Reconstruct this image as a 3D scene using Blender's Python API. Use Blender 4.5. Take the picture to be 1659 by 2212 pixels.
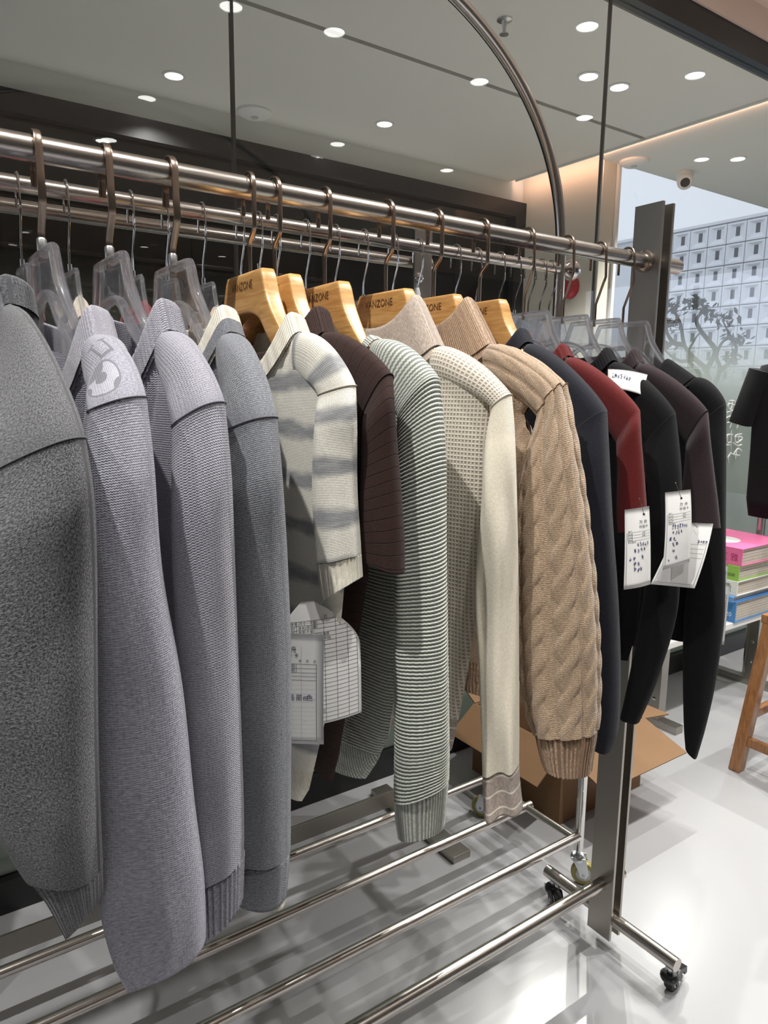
import bpy, bmesh, math, random
import numpy as np
from mathutils import Matrix, Vector

for o in list(bpy.data.objects): bpy.data.objects.remove(o)
sc = bpy.context.scene
COL = sc.collection
PI = math.pi

# ------------------------------------------------------------------ camera
CAM = np.array([0.0, 0.0, 1.25])
FPX = 1534.0
CX, CY = 829.5, 1106.0
ROT = np.array([[0.82198031, -0.56939373, 0.01179646],
                [-0.08572867, -0.14418247, -0.98583062],
                [0.56302662, 0.80932206, -0.16732852]])   # columns: world axes seen from the camera
cam_d = bpy.data.cameras.new('camera')
cam_d.sensor_fit = 'HORIZONTAL'; cam_d.sensor_width = 36.0
cam_d.lens = FPX / 1659.0 * 36.0
cam_d.clip_start = 0.02; cam_d.clip_end = 300
cam = bpy.data.objects.new('camera', cam_d); COL.objects.link(cam)
mw = Matrix.Identity(4)
for i in range(3):
    mw[i][0] = ROT[0][i]; mw[i][1] = -ROT[1][i]; mw[i][2] = -ROT[2][i]; mw[i][3] = CAM[i]
cam.matrix_world = mw
sc.camera = cam

# ------------------------------------------------------------------ world, exposure
world = bpy.data.worlds.new('overcast_sky'); sc.world = world
world.use_nodes = True
bg = world.node_tree.nodes['Background']
bg.inputs[0].default_value = (0.80, 0.86, 1.0, 1); bg.inputs[1].default_value = 1.05
sc.view_settings.view_transform = 'Standard'
sc.view_settings.look = 'None'
sc.view_settings.gamma = 1.0
sc.view_settings.use_curve_mapping = False
sc.view_settings.exposure = 0.22

sc.cycles.transparent_max_bounces = 64; sc.cycles.transmission_bounces = 24; sc.cycles.max_bounces = 24   # many clear layers overlap
SPOT_W = 64.0          # power of every ceiling downlight
SPOT_COL = (1.0, 0.98, 0.95)
# downlights of our room (x, y), the first three added to brighten the shoulders ; the ceiling is at z = 2.8
NEAR_LIGHTS = [(-0.3, 0.5, 1.5), (0.5, 0.3, .8), (1.3, 0.55, 1.3), (1.75, 0.62, 1.0), (2.6, 0.62, 1.0), (3.4, 0.62, 1.0), (2.6, 1.3, .8), (3.4, 1.3, .8),
               (-1.1, 0.5, 1.0), (0.3, -0.55, .6), (1.3, -0.6, .4), (2.5, -0.6, .25), (1.3, -1.4, .15), (-0.6, -0.9, .3), (3.4, -0.6, .3), (4.6, 0.6, 1.0)]
FAR_LIGHTS = [(2.8, 2.41), (3.01, 2.40), (1.24, 3.55), (2.38, 3.46), (4.47, 2.63)]

# ------------------------------------------------------------------ geometry helpers
def ray(px, py):
    v = ROT.T @ np.array([px - CX, py - CY, FPX]); return v
def U(px, py, ax, val):
    r = ray(px, py); return CAM + r * ((val - CAM[ax]) / r[ax])
def UD(px, py, D):
    return CAM + ray(px, py) * (D / FPX)
def depth(P): return float(ROT[2] @ (np.array(P) - CAM))
def uplane(px, py, p0, nrm):
    r = ray(px, py); t = np.dot(np.array(p0) - CAM, nrm) / np.dot(r, nrm); return CAM + r * t

def mesh_obj(name, verts, faces, mat=None, parent=None, uv=None, smooth=True, col=None, weld=None):
    me = bpy.data.meshes.new(name)
    me.from_pydata([tuple(map(float, v)) for v in verts], [], faces)
    if uv is not None:
        l = me.uv_layers.new(name='UVMap')
        idx = np.empty(len(me.loops), dtype=np.int32); me.loops.foreach_get('vertex_index', idx)
        l.data.foreach_set('uv', np.asarray(uv, dtype=np.float32)[idx].ravel())
    if weld:
        bm = bmesh.new(); bm.from_mesh(me); bmesh.ops.remove_doubles(bm, verts=bm.verts, dist=weld)
        bm.to_mesh(me); bm.free()
    if smooth: me.polygons.foreach_set('use_smooth', [True] * len(me.polygons))
    me.update()
    if mat: me.materials.append(mat)
    o = bpy.data.objects.new(name, me); COL.objects.link(o)
    if parent: o.parent = parent
    return o
def set_parent(o, p): o.parent = p
def tag(o, label=None, cat=None, group=None, kind=None):
    if label: o['label'] = label
    if cat: o['category'] = cat
    if group: o['group'] = group
    if kind: o['kind'] = kind
    return o
def thing(name, label, cat, group=None, loc=(0, 0, 0)):
    o = bpy.data.objects.new(name, None); COL.objects.link(o); o.empty_display_size = 0.05
    return tag(o, label, cat, group)

class MB:
    """collects simple solids into one mesh"""
    def __init__(s): s.v = []; s.f = []
    def add(s, v, f):
        n = len(s.v); s.v += [tuple(map(float, p)) for p in v]; s.f += [tuple(i + n for i in q) for q in f]; return s
    def box(s, x0, x1, y0, y1, z0, z1):
        v = [(x, y, z) for x in (x0, x1) for y in (y0, y1) for z in (z0, z1)]
        return s.add(v, [(0, 1, 3, 2), (4, 6, 7, 5), (0, 4, 5, 1), (2, 3, 7, 6), (0, 2, 6, 4), (1, 5, 7, 3)])
    def bar(s, a, b, w, h, up=(0, 0, 1)):
        a = np.array(a, float); b = np.array(b, float); d = b - a; d /= np.linalg.norm(d)
        up = np.array(up, float); r = np.cross(d, up); r /= np.linalg.norm(r); u = np.cross(r, d)
        v = [p + r * sx * w / 2 + u * sy * h / 2 for p in (a, b) for sx, sy in ((-1, -1), (1, -1), (1, 1), (-1, 1))]
        return s.add(v, [(0, 3, 2, 1), (4, 5, 6, 7), (0, 1, 5, 4), (1, 2, 6, 5), (2, 3, 7, 6), (3, 0, 4, 7)])
    def quad(s, a, b, c, d): return s.add([a, b, c, d], [(0, 1, 2, 3)])
    def prism(s, pts, off):
        """polygon pts (3D) extruded by vector off"""
        n = len(pts); off = np.array(off, float)
        v = [np.array(p, float) for p in pts] + [np.array(p, float) + off for p in pts]
        f = [tuple(range(n))[::-1], tuple(range(n, 2 * n))] + [(i, (i + 1) % n, n + (i + 1) % n, n + i) for i in range(n)]
        return s.add(v, f)
    def tube(s, pts, r, n=14, closed=False, cap=True, flat=None):
        """swept round (or flat: (width,height,widthdir)) section"""
        P = [np.array(p, float) for p in pts]; m = len(P)
        rr = r if hasattr(r, '__len__') else [r] * m
        T = []
        for i in range(m):
            a = P[(i - 1) % m] if (closed or i > 0) else P[i]; b = P[(i + 1) % m] if (closed or i < m - 1) else P[i]
            t = b - a; T.append(t / (np.linalg.norm(t) + 1e-12))
        ref = np.array([0, 0, 1.0]) if abs(T[0][2]) < 0.9 else np.array([1.0, 0, 0])
        if flat is not None: ref = np.array(flat[1], float)
        N = np.cross(T[0], ref); N /= np.linalg.norm(N)
        v = []
        for i in range(m):
            if flat is not None:
                N = np.array(flat[1], float); N = N - T[i] * np.dot(N, T[i]); N /= np.linalg.norm(N)
            else:
                N = N - T[i] * np.dot(N, T[i]); N /= np.linalg.norm(N)
            B = np.cross(T[i], N)
            for k in range(n):
                a = 2 * PI * k / n
                if flat is not None:
                    c, q = math.cos(a), math.sin(a)
                    c = math.copysign(abs(c) ** 0.45, c); q = math.copysign(abs(q) ** 0.45, q)
                    v.append(P[i] + N * c * flat[0] / 2 + B * q * rr[i])
                else:
                    v.append(P[i] + (N * math.cos(a) + B * math.sin(a)) * rr[i])
        f = []
        for i in range(m if closed else m - 1):
            j = (i + 1) % m
            for k in range(n):
                l = (k + 1) % n; f.append((i * n + k, i * n + l, j * n + l, j * n + k))
        if cap and not closed:
            f.append(tuple(range(n))[::-1]); f.append(tuple((m - 1) * n + k for k in range(n)))
        return s.add(v, f)
    def cyl(s, a, b, r, n=24): return s.tube([a, b], r, n)
    def lathe(s, prof, origin, axis=(0, 0, 1), n=24):
        ax = np.array(axis, float); ax /= np.linalg.norm(ax)
        ref = np.array([1.0, 0, 0]) if abs(ax[0]) < 0.9 else np.array([0, 1.0, 0])
        e1 = np.cross(ax, ref); e1 /= np.linalg.norm(e1); e2 = np.cross(ax, e1)
        v = []; O = np.array(origin, float)
        for r, h in prof:
            for k in range(n):
                a = 2 * PI * k / n; v.append(O + ax * h + (e1 * math.cos(a) + e2 * math.sin(a)) * r)
        f = []; m = len(prof)
        for i in range(m - 1):
            for k in range(n):
                l = (k + 1) % n; f.append((i * n + k, i * n + l, (i + 1) * n + l, (i + 1) * n + k))
        f.append(tuple(range(n))[::-1]); f.append(tuple((m - 1) * n + k for k in range(n)))
        return s.add(v, f)
    def build(s, name, mat, parent=None, smooth=False, bevel=0, edge=40):
        o = mesh_obj(name, s.v, s.f, mat, parent, smooth=smooth)
        bm = bmesh.new(); bm.from_mesh(o.data)
        bmesh.ops.recalc_face_normals(bm, faces=bm.faces)
        if bevel: bmesh.ops.bevel(bm, geom=[e for e in bm.edges if e.calc_face_angle(0) > 0.6], offset=bevel, segments=2, profile=0.7, affect='EDGES')
        if smooth:
            for e in bm.edges:
                if e.calc_face_angle(0) > math.radians(edge): e.smooth = False
        bm.to_mesh(o.data); bm.free()
        return o

def catmull(pts, n):
    P = np.array(pts, float); m = len(P)
    if m == 2: return np.array([P[0] + (P[1] - P[0]) * t for t in np.linspace(0, 1, n)])
    seg = np.linalg.norm(np.diff(P, axis=0), axis=1); S = np.concatenate([[0], np.cumsum(seg)])
    out = []
    for s in np.linspace(0, S[-1], n):
        i = min(int(np.searchsorted(S, s, side='right')) - 1, m - 2); t = (s - S[i]) / (seg[i] + 1e-12)
        p0 = P[max(i - 1, 0)]; p1 = P[i]; p2 = P[i + 1]; p3 = P[min(i + 2, m - 1)]
        out.append(0.5 * ((2 * p1) + (-p0 + p2) * t + (2 * p0 - 5 * p1 + 4 * p2 - p3) * t * t + (-p0 + 3 * p1 - 3 * p2 + p3) * t ** 3))
    return np.array(out)
def sstep(a, b, x):
    t = min(1, max(0, (x - a) / (b - a))); return t * t * (3 - 2 * t)

# ------------------------------------------------------------------ material helpers
def srgb(r, g, b):
    f = lambda c: (c / 255 / 12.92) if c / 255 <= 0.04045 else ((c / 255 + 0.055) / 1.055) ** 2.4
    return (f(r), f(g), f(b), 1)
class NT:
    def __init__(s, name):
        s.m = bpy.data.materials.new(name); s.m.use_nodes = True; s.t = s.m.node_tree
        s.b = s.t.nodes['Principled BSDF']; s.out = s.t.nodes['Material Output']
    def n(s, typ, **kw):
        o = s.t.nodes.new(typ)
        for k, v in kw.items(): setattr(o, k, v)
        return o
    def L(s, a, b): s.t.links.new(a, b)
    def put(s, sock, v):
        if hasattr(v, 'is_linked') or hasattr(v, 'node'): s.L(v, sock)
        else: sock.default_value = v
    def math(s, op, a, b=0.0, c=0.0):
        o = s.n('ShaderNodeMath', operation=op); s.put(o.inputs[0], a); s.put(o.inputs[1], b); s.put(o.inputs[2], c); return o.outputs[0]
    def mix(s, f, a, b):
        o = s.n('ShaderNodeMix', data_type='RGBA'); s.put(o.inputs[0], f); s.put(o.inputs[6], a); s.put(o.inputs[7], b); return o.outputs[2]
    def ramp(s, f, stops):
        o = s.n('ShaderNodeValToRGB'); el = o.color_ramp.elements
        while len(el) < len(stops): el.new(0.5)
        for e, (p, c) in zip(el, stops): e.position = p; e.color = c if hasattr(c, '__len__') else (c, c, c, 1)
        s.L(f, o.inputs[0]); return o.outputs[0]
    def uv(s):
        u = s.n('ShaderNodeUVMap'); u.uv_map = 'UVMap'; sp = s.n('ShaderNodeSeparateXYZ'); s.L(u.outputs[0], sp.inputs[0]); return sp.outputs[0], sp.outputs[1], u.outputs[0]
    def obj(s): return s.n('ShaderNodeTexCoord').outputs['Object']
    def noise(s, vec, scale, detail=3, rough=0.6, stretch=None):
        if stretch:
            mp = s.n('ShaderNodeMapping'); s.L(vec, mp.inputs[0]); mp.inputs['Scale'].default_value = stretch; vec = mp.outputs[0]
        o = s.n('ShaderNodeTexNoise'); s.L(vec, o.inputs['Vector']); o.inputs['Scale'].default_value = scale
        o.inputs['Detail'].default_value = detail; o.inputs['Roughness'].default_value = rough; return o.outputs[0]
    def bump(s, h, strength, dist):
        o = s.n('ShaderNodeBump'); s.L(h, o.inputs['Height']); o.inputs['Strength'].default_value = strength; o.inputs['Distance'].default_value = dist
        s.L(o.outputs[0], s.b.inputs['Normal']); return o.outputs[0]
    def set(s, **kw):
        names = dict(color='Base Color', rough='Roughness', metal='Metallic', trans='Transmission Weight', ior='IOR', sheen='Sheen Weight', spec='Specular IOR Level', coat='Coat Weight', emit='Emission Color', estr='Emission Strength', alpha='Alpha')
        for k, v in kw.items(): s.put(s.b.inputs[names[k]], v)
        return s
def plain(name, c, rough=0.5, metal=0.0, vary=0.06, scale=30, **kw):
    m = NT(name)
    n = m.noise(m.obj(), scale, 4)
    d = tuple(max(0, x * (1 - vary)) for x in c[:3]) + (1,); l = tuple(min(1, x * (1 + vary)) for x in c[:3]) + (1,)
    m.set(color=m.mix(n, d, l), rough=rough, metal=metal, **kw); return m.m

def knit(name, ca, cb, kind='jersey', p=0.003, bump=0.5, heather=420, hstretch=(1, 0.45, 1), contrast=(0.38, 0.62), groove=None, sheen=0.25, rough=0.9, fuzz=0.35, extra=None):
    """knitted cloth; UVs are metres"""
    m = NT(name); u, v, uv = m.uv()
    hn = m.noise(uv, heather, 3, 0.7, hstretch)
    big = m.noise(uv, 14, 2)
    f = m.math('ADD', hn, m.math('MULTIPLY', m.math('SUBTRACT', big, 0.5), 0.15))
    col = m.ramp(f, [(contrast[0], ca), (contrast[1], cb)])
    w = 2 * PI
    if kind == 'jersey':
        tri = m.math('ABSOLUTE', m.math('SUBTRACT', m.math('FRACT', m.math('MULTIPLY', u, 1 / p)), 0.5))
        ph = m.math('ADD', m.math('MULTIPLY', v, w / (p * 0.8)), m.math('MULTIPLY', tri, 5.0))
        h = m.math('MULTIPLY', m.math('SINE', ph), 0.5); h = m.math('ADD', h, m.math('MULTIPLY', tri, 1.2))
    elif kind == 'rib':
        h = m.math('SINE', m.math('MULTIPLY', u, w / p))
    elif kind == 'purl':
        wob = m.math('MULTIPLY', m.math('SINE', m.math('MULTIPLY', u, w / (p * 1.1))), 0.3)
        h = m.math('SINE', m.math('ADD', m.math('MULTIPLY', v, w / p), wob))
    elif kind == 'waffle':
        a = m.math('POWER', m.math('ABSOLUTE', m.math('SINE', m.math('MULTIPLY', u, PI / p))), 3.0)
        b = m.math('POWER', m.math('ABSOLUTE', m.math('SINE', m.math('MULTIPLY', v, PI / p))), 3.0)
        h = m.math('MAXIMUM', a, b)
    elif kind == 'lines':
        q = m.math('ABSOLUTE', m.math('SINE', m.math('ADD', m.math('MULTIPLY', v, PI / p), m.math('MULTIPLY', u, 1.5))))
        h = m.math('MINIMUM', m.math('MULTIPLY', q, 6.0), 1.0)
    else:
        h = hn
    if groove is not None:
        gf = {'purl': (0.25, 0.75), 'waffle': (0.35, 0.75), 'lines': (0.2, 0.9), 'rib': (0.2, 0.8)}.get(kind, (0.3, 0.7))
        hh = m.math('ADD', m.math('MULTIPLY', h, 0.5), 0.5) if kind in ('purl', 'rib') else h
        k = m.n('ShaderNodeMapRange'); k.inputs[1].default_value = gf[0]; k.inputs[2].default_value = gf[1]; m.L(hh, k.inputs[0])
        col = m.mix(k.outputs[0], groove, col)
    if extra: col = extra(m, u, v, uv, col)
    hh = m.math('ADD', h, m.math('MULTIPLY', m.noise(uv, 900, 2), fuzz * 2))
    m.bump(hh, bump, 0.0012)
    m.set(color=col, rough=rough, sheen=sheen, spec=0.2)
    m.b.inputs['Sheen Roughness'].default_value = 0.6
    return m.m

def metal(name, c, rough, brushed=0.0, axis=(1, 60, 60)):
    m = NT(name)
    m.set(color=c, metal=1.0, rough=rough)
    if brushed:
        n = m.noise(m.obj(), 40, 3, 0.6, axis)
        m.L(m.math('ADD', m.math('MULTIPLY', m.math('SUBTRACT', n, 0.5), brushed), rough), m.b.inputs['Roughness'])
    return m.m
M = {}
M['steel'] = metal('brushed_steel', srgb(198, 193, 186), 0.24, 0.25)
M['steel_plate'] = metal('satin_steel_plate', srgb(170, 165, 157), 0.34, 0.15, (30, 30, 1))
M['hook_steel'] = metal('bronze_steel', srgb(168, 152, 138), 0.25)
M['chrome'] = metal('chrome', srgb(214, 212, 210), 0.07)
M['chrome_rail'] = metal('chrome_tube', srgb(222, 216, 210), 0.2, 0.06)
M['zinc'] = metal('zinc', srgb(200, 204, 206), 0.28)
M['black_plastic'] = plain('black_plastic', srgb(22, 22, 24), 0.35)
M['rubber'] = plain('black_rubber', srgb(25, 25, 26), 0.6)
M['hub'] = plain('grey_hub', srgb(186, 186, 184), 0.4)
M['olive_wheel'] = plain('amber_wheel', srgb(150, 142, 78), 0.3)
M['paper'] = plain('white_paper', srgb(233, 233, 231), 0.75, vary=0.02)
M['paper_grey'] = plain('shaded_card', srgb(214, 214, 212), 0.75, vary=0.02)  # white paper with the shade behind the sweater put into its colour
M['ink'] = plain('black_ink', srgb(40, 40, 46), 0.8)
M['ink_faint'] = plain('faint_ink', srgb(196, 196, 196), 0.8)
M['pen'] = plain('blue_pen', srgb(50, 52, 104), 0.8)
M['black'] = plain('black_frame', srgb(24, 24, 25), 0.35, vary=0.1)
M['grey_plastic'] = plain('grey_plastic', srgb(176, 178, 178), 0.4)
M['white_gloss'] = plain('white_laminate', srgb(240, 240, 236), 0.25, vary=0.02)
M['red_plastic'] = plain('red_plastic', srgb(170, 30, 40), 0.35)
M['white_plastic'] = plain('white_plastic', srgb(226, 226, 222), 0.4, vary=0.02)

def clear_mat(name, tint=(0.985, 0.99, 0.995, 1), mixf=.5, piped_light=.02):
    m = NT(name); m.set(color=tint, rough=0.0, trans=1.0, ior=1.47)
    tr = m.n('ShaderNodeBsdfTransparent'); tr.inputs[0].default_value = (.97, .975, .985, 1); mx = m.n('ShaderNodeMixShader'); mx.inputs[0].default_value = mixf
    m.L(tr.outputs[0], mx.inputs[1]); m.L(m.b.outputs[0], mx.inputs[2])
    df = m.n('ShaderNodeBsdfDiffuse'); df.inputs[0].default_value = (.85, .88, .97, 1); m2 = m.n('ShaderNodeMixShader'); m2.inputs[0].default_value = piped_light   # white mixed in stands for light piped to the acrylic edges
    m.L(mx.outputs[0], m2.inputs[1]); m.L(df.outputs[0], m2.inputs[2]); m.L(m2.outputs[0], m.out.inputs[0]); return m.m
M['acrylic'] = clear_mat('clear_acrylic', mixf=.22); M['acrylic_rim'] = clear_mat('clear_acrylic_rim', mixf=.55, piped_light=.035)
M['bag'] = None

def wood_mat(name, ca, cb, axis=(3, 1.2, 14), rough=0.32):
    m = NT(name); ob = m.obj()
    mp = m.n('ShaderNodeMapping'); m.L(ob, mp.inputs[0]); mp.inputs['Scale'].default_value = axis
    n = m.n('ShaderNodeTexNoise'); m.L(mp.outputs[0], n.inputs['Vector']); n.inputs['Scale'].default_value = 9; n.inputs['Detail'].default_value = 6; n.inputs['Distortion'].default_value = 1.2
    fine = m.noise(mp.outputs[0], 60, 3, 0.6, (1, 0.3, 3))
    f = m.math('ADD', m.math('MULTIPLY', n.outputs[0], 0.75), m.math('MULTIPLY', fine, 0.25))
    m.set(color=m.ramp(f, [(0.33, ca), (0.66, cb)]), rough=rough, coat=0.25)
    m.bump(f, 0.08, 0.001); return m.m
M['beech'] = wood_mat('beech_wood', srgb(176, 124, 66), srgb(220, 174, 110))
M['engrave'] = plain('burnt_engraving', srgb(92, 58, 28), 0.7)
M['stool_wood'] = wood_mat('stool_wood', srgb(128, 84, 50), srgb(172, 122, 78), (8, 8, 1.2))
M['cardboard'] = plain('cardboard', srgb(126, 96, 66), 0.85, vary=0.10, scale=9)  # brown darkened in the colour for the shade under the racks
M['cardboard_edge'] = plain('cardboard_inside', srgb(198, 154, 106), 0.85, vary=0.06)

# ------------------------------------------------------------------ the room
def floor_mat():
    m = NT('polished_resin_floor'); ob = m.obj()
    n = m.noise(ob, 1.2, 4); s = m.noise(ob, 60, 2)
    m.set(color=m.mix(n, srgb(164, 165, 167), srgb(176, 176, 177)), rough=0.24)
    m.L(m.math('ADD', m.math('MULTIPLY', n, 0.12), 0.16), m.b.inputs['Roughness'])
    m.bump(s, 0.02, 0.001); return m.m
M['floor'] = floor_mat()
M['ceiling'] = plain('painted_ceiling', srgb(238, 216, 200), 0.85, vary=0.015, scale=3)  # peach tint in the paint stands for warm cove light
M['corridor_ceiling'] = plain('corridor_ceiling_paint', srgb(226, 225, 218), 0.85, vary=0.015, scale=3)
M['beige_wall'] = plain('beige_wall_paint', srgb(206, 200, 186), 0.8, vary=0.02, scale=3)
M['white_wall'] = plain('white_wall_paint', srgb(150, 147, 142), 0.85, vary=0.015, scale=3)  # walls out of view, greyed to cut the light they bounce
M['dark_wall'] = plain('dark_panel', srgb(58, 54, 50), 0.5, vary=0.1, scale=5)
M['brown_panel'] = plain('brown_panel', srgb(112, 82, 60), 0.5, vary=0.1, scale=5)

YG = 1.78
def struct(name, mb, mat, label=None, bevel=0):
    o = mb.build(name, mat, bevel=bevel); o['kind'] = 'structure'
    if label: o['label'] = label
    return o
struct('floor', MB().box(-4, 9, -4, 6.2, -0.08, 0), M['floor'], 'pale grey polished floor')
struct('ceiling', MB().box(-4, 9, -4, YG + 0.03, 2.8, 2.9), M['ceiling'], 'warm white ceiling above the glass frame')
struct('wall_back', MB().box(-4, 9, -4.1, -4, 0, 2.9), M['white_wall'], 'white wall behind the viewer')
struct('wall_left', MB().box(-4.1, -4, -4.1, YG, 0, 2.9), M['white_wall'], 'white side wall')
# glass partition
def glass_mat(name, tint, ior=1.5):
    m = NT(name); t = m.t
    tr = m.n('ShaderNodeBsdfTransparent'); tr.inputs[0].default_value = tint
    gl = m.n('ShaderNodeBsdfGlossy'); gl.inputs['Roughness'].default_value = 0.0; gl.inputs['Color'].default_value = (0.95, 0.95, 0.95, 1)
    fr = m.n('ShaderNodeFresnel'); fr.inputs[0].default_value = ior
    ge = m.n('ShaderNodeNewGeometry')      # only the outer face mirrors, the inner one lets light pass
    fac = m.math('MULTIPLY', fr.outputs[0], m.math('SUBTRACT', 1.0, ge.outputs['Backfacing']))
    mx = m.n('ShaderNodeMixShader'); m.L(fac, mx.inputs[0]); m.L(tr.outputs[0], mx.inputs[1]); m.L(gl.outputs[0], mx.inputs[2])
    m.L(mx.outputs[0], m.out.inputs[0]); return m.m
M['glass'] = glass_mat('partition_glass', (0.93, 0.935, 0.92, 1), 1.75)
M['facade_glass'] = glass_mat('facade_glass', (0.97, 0.98, 0.98, 1))
M['dark_glass'] = glass_mat('smoked_glass', (0.5, 0.5, 0.48, 1))
gx = [-2.03, -0.63, 0.77, 2.165, 3.56, 4.96, 6.36, 7.76]
M['gasket'] = plain('dark_silicone_joint', srgb(96, 96, 92), 0.5)
def film_mat():
    m = NT('frosted_film'); tc = m.obj(); sp = m.n('ShaderNodeSeparateXYZ'); m.L(tc, sp.inputs[0])
    mr = m.n('ShaderNodeMapRange'); mr.interpolation_type = 'SMOOTHSTEP'
    mr.inputs[1].default_value = 1.56; mr.inputs[2].default_value = 1.16; mr.inputs[3].default_value = 0.0; mr.inputs[4].default_value = 0.93
    m.L(sp.outputs[2], mr.inputs[0])
    df = m.n('ShaderNodeBsdfDiffuse'); df.inputs[0].default_value = srgb(150, 156, 150)
    tl = m.n('ShaderNodeBsdfTranslucent'); tl.inputs[0].default_value = srgb(158, 166, 158)
    a = m.n('ShaderNodeMixShader'); a.inputs[0].default_value = 0.6; m.L(df.outputs[0], a.inputs[1]); m.L(tl.outputs[0], a.inputs[2])
    tr = m.n('ShaderNodeBsdfTransparent')
    b = m.n('ShaderNodeMixShader'); m.L(mr.outputs[0], b.inputs[0]); m.L(tr.outputs[0], b.inputs[1]); m.L(a.outputs[0], b.inputs[2])
    m.L(b.outputs[0], m.out.inputs[0]); return m.m
M['film'] = film_mat()
for i in range(len(gx) - 1):
    g = struct('window_%d' % (i + 1), MB().box(gx[i] + 0.004, gx[i + 1] - 0.004, YG, YG + 0.010, 0.085, 2.6), M['glass'], 'tall clear glass panel of the partition behind the racks')
    MB().box(gx[i] + 0.004, gx[i + 1] - 0.004, YG + 0.0105, YG + 0.0112, 0.085, 1.6).build('frosted_film', M['film'], g)
    MB().box(gx[i + 1] - 0.004, gx[i + 1] + 0.004, YG - 0.001, YG + 0.011, 0.085, 2.6).build('joint', M['gasket'], g)
struct('trim_1', MB().box(-4, 9, YG - 0.03, YG + 0.04, 2.6, 2.69), M['black'], 'black metal head frame above the glass')
struct('trim_2', MB().box(-4, 9, YG - 0.02, YG + 0.03, 0, 0.085), M['black'], 'black metal sill frame under the glass')
struct('wall_front', MB().box(-4, 9, YG - 0.04, YG + 0.04, 2.69, 2.8), M['ceiling'], 'warm white bulkhead over the black head frame')
# corridor beyond the glass
struct('ceiling_corridor', MB().box(-4, 3.70, YG + 0.04, 2.745, 2.7, 2.78).box(-4, 3.70, 2.775, 3.9, 2.7, 2.78).box(-4, 3.70, 2.745, 2.775, 2.76, 2.78).box(3.72, 9, YG + 0.04, 3.14, 2.70, 2.78).box(3.70, 3.72, YG + 0.04, 3.9, 2.76, 2.78), M['corridor_ceiling'], 'grey corridor ceiling seen through the glass')
struct('trim_4', MB().box(-4, 3.9, 2.748, 2.772, 2.735, 2.755), M['black'], 'long black slot in the corridor ceiling')
struct('wall_corridor', MB().box(3.84, 3.96, 3.14, 3.9, 0, 2.78), M['beige_wall'], 'beige end wall carrying the red bell')
struct('wall_bulkhead', MB().box(-4, 3.84, 3.84, 3.94, 2.57, 2.78), M['corridor_ceiling'], 'grey bulkhead over the dark shopfront')
struct('trim_5', MB().box(-4, 3.84, 3.80, 3.90, 2.47, 2.57).box(3.74, 3.84, 3.80, 3.90, 0, 2.47), M['black'], 'black frame of the dark shopfront')
dg = struct('window_8', MB().box(-4, 3.74, 3.85, 3.86, 0, 2.47), M['dark_glass'], 'smoked glass of the dark shopfront')
struct('wall_shop', MB().box(-4, 3.96, 6.0, 6.1, 0, 2.7).box(3.9, 4.0, 3.94, 6.1, 0, 2.7), M['dark_wall'], 'dark wall inside the shopfront')
struct('ceiling_shop', MB().box(-4, 3.96, 3.94, 6.1, 2.57, 2.7), M['dark_wall'], 'dark ceiling inside the shopfront')
struct('trim_6', MB().box(-4, 3.7, 5.9, 6.0, 1.75, 2.1), M['brown_panel'], 'brown band on the shop wall')  # coloured bands put in for reflections in the dark glass
struct('trim_7', MB().box(-4, 2.6, 5.9, 6.0, 1.3, 1.48), M['beige_wall'], 'pale band on the shop wall')
# facade glass along y = 3.14
struct('window_9', MB().box(3.96, 9, 3.14, 3.15, 0, 2.7), M['facade_glass'], 'outer facade glass with sky behind')
struct('trim_8', MB().box(3.965, 3.99, 3.12, 3.17, 0, 2.7), M['white_plastic'], 'white edge profile of the facade glass')
# ------------------------------------------------------------------ lamps in the ceilings
def emit_mat(name, c, s):
    m = NT(name); m.set(color=(0.9, 0.9, 0.9, 1), emit=c, estr=s); return m.m
M['lens'] = emit_mat('lit_lens', (1, 0.98, 0.94, 1), 9.0)
M['lens_far'] = emit_mat('lit_lens_corridor', (1, 0.98, 0.94, 1), 6.0)
M['led'] = emit_mat('warm_led', (1.0, 0.68, 0.5, 1), .9)
light_where = {}
def downlight(x, y, z, w, mat, label, group, size=95, r=0.045):
    t = thing('downlight', label, 'ceiling light', group)
    MB().lathe([(r + 0.014, 0.0), (r + 0.014, -0.004), (r + 0.002, -0.006), (r, 0.0)], (x, y, z), n=28).build('rim', M['white_plastic'], t, True)
    MB().lathe([(r, -0.001), (r * 0.99, -0.003)], (x, y, z), n=28).build('lens', mat, t, True)
    if w > 0:
        ld = bpy.data.lights.new('downlight_beam', 'SPOT'); ld.energy = w; ld.spot_size = math.radians(size); ld.spot_blend = 0.55
        ld.shadow_soft_size = 0.016; ld.color = SPOT_COL
        lo = bpy.data.objects.new('beam', ld); COL.objects.link(lo); lo.location = (x, y, z - 0.02); lo.parent = t
for i, (x, y, w) in enumerate(NEAR_LIGHTS):
    downlight(x, y, 2.8, SPOT_W * w, M['lens'], 'round recessed downlight in the ceiling of the room with the racks', 'downlights of the room')
far_lab = ['bright downlight left of the right glass joint', 'bright downlight right of the right glass joint', 'downlight inside the arch reflection at upper left', 'downlight above the middle of the front rail', 'downlight near the white dome camera']
for (x, y), lab in zip(FAR_LIGHTS, far_lab):
    downlight(x, y, 2.7, 60.0 if y > 3.5 else 150.0, M['lens_far'], lab, 'corridor downlights', 120, 0.04)
for k, (px, py) in enumerate([(272, 262), (222, 303), (680, 341)]):  # reflections of downlights, built as lamps in the shop ceiling
    p = U(px, py, 2, 2.57)
    downlight(p[0], p[1], 2.57, 1.5, M['lens_far'], ['upper of two downlights over the dark shopfront at left', 'lower of two downlights over the dark shopfront at left', 'downlight over the dark shopfront right of the left glass joint'][k], 'dark shop downlights', 110, 0.035)
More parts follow.
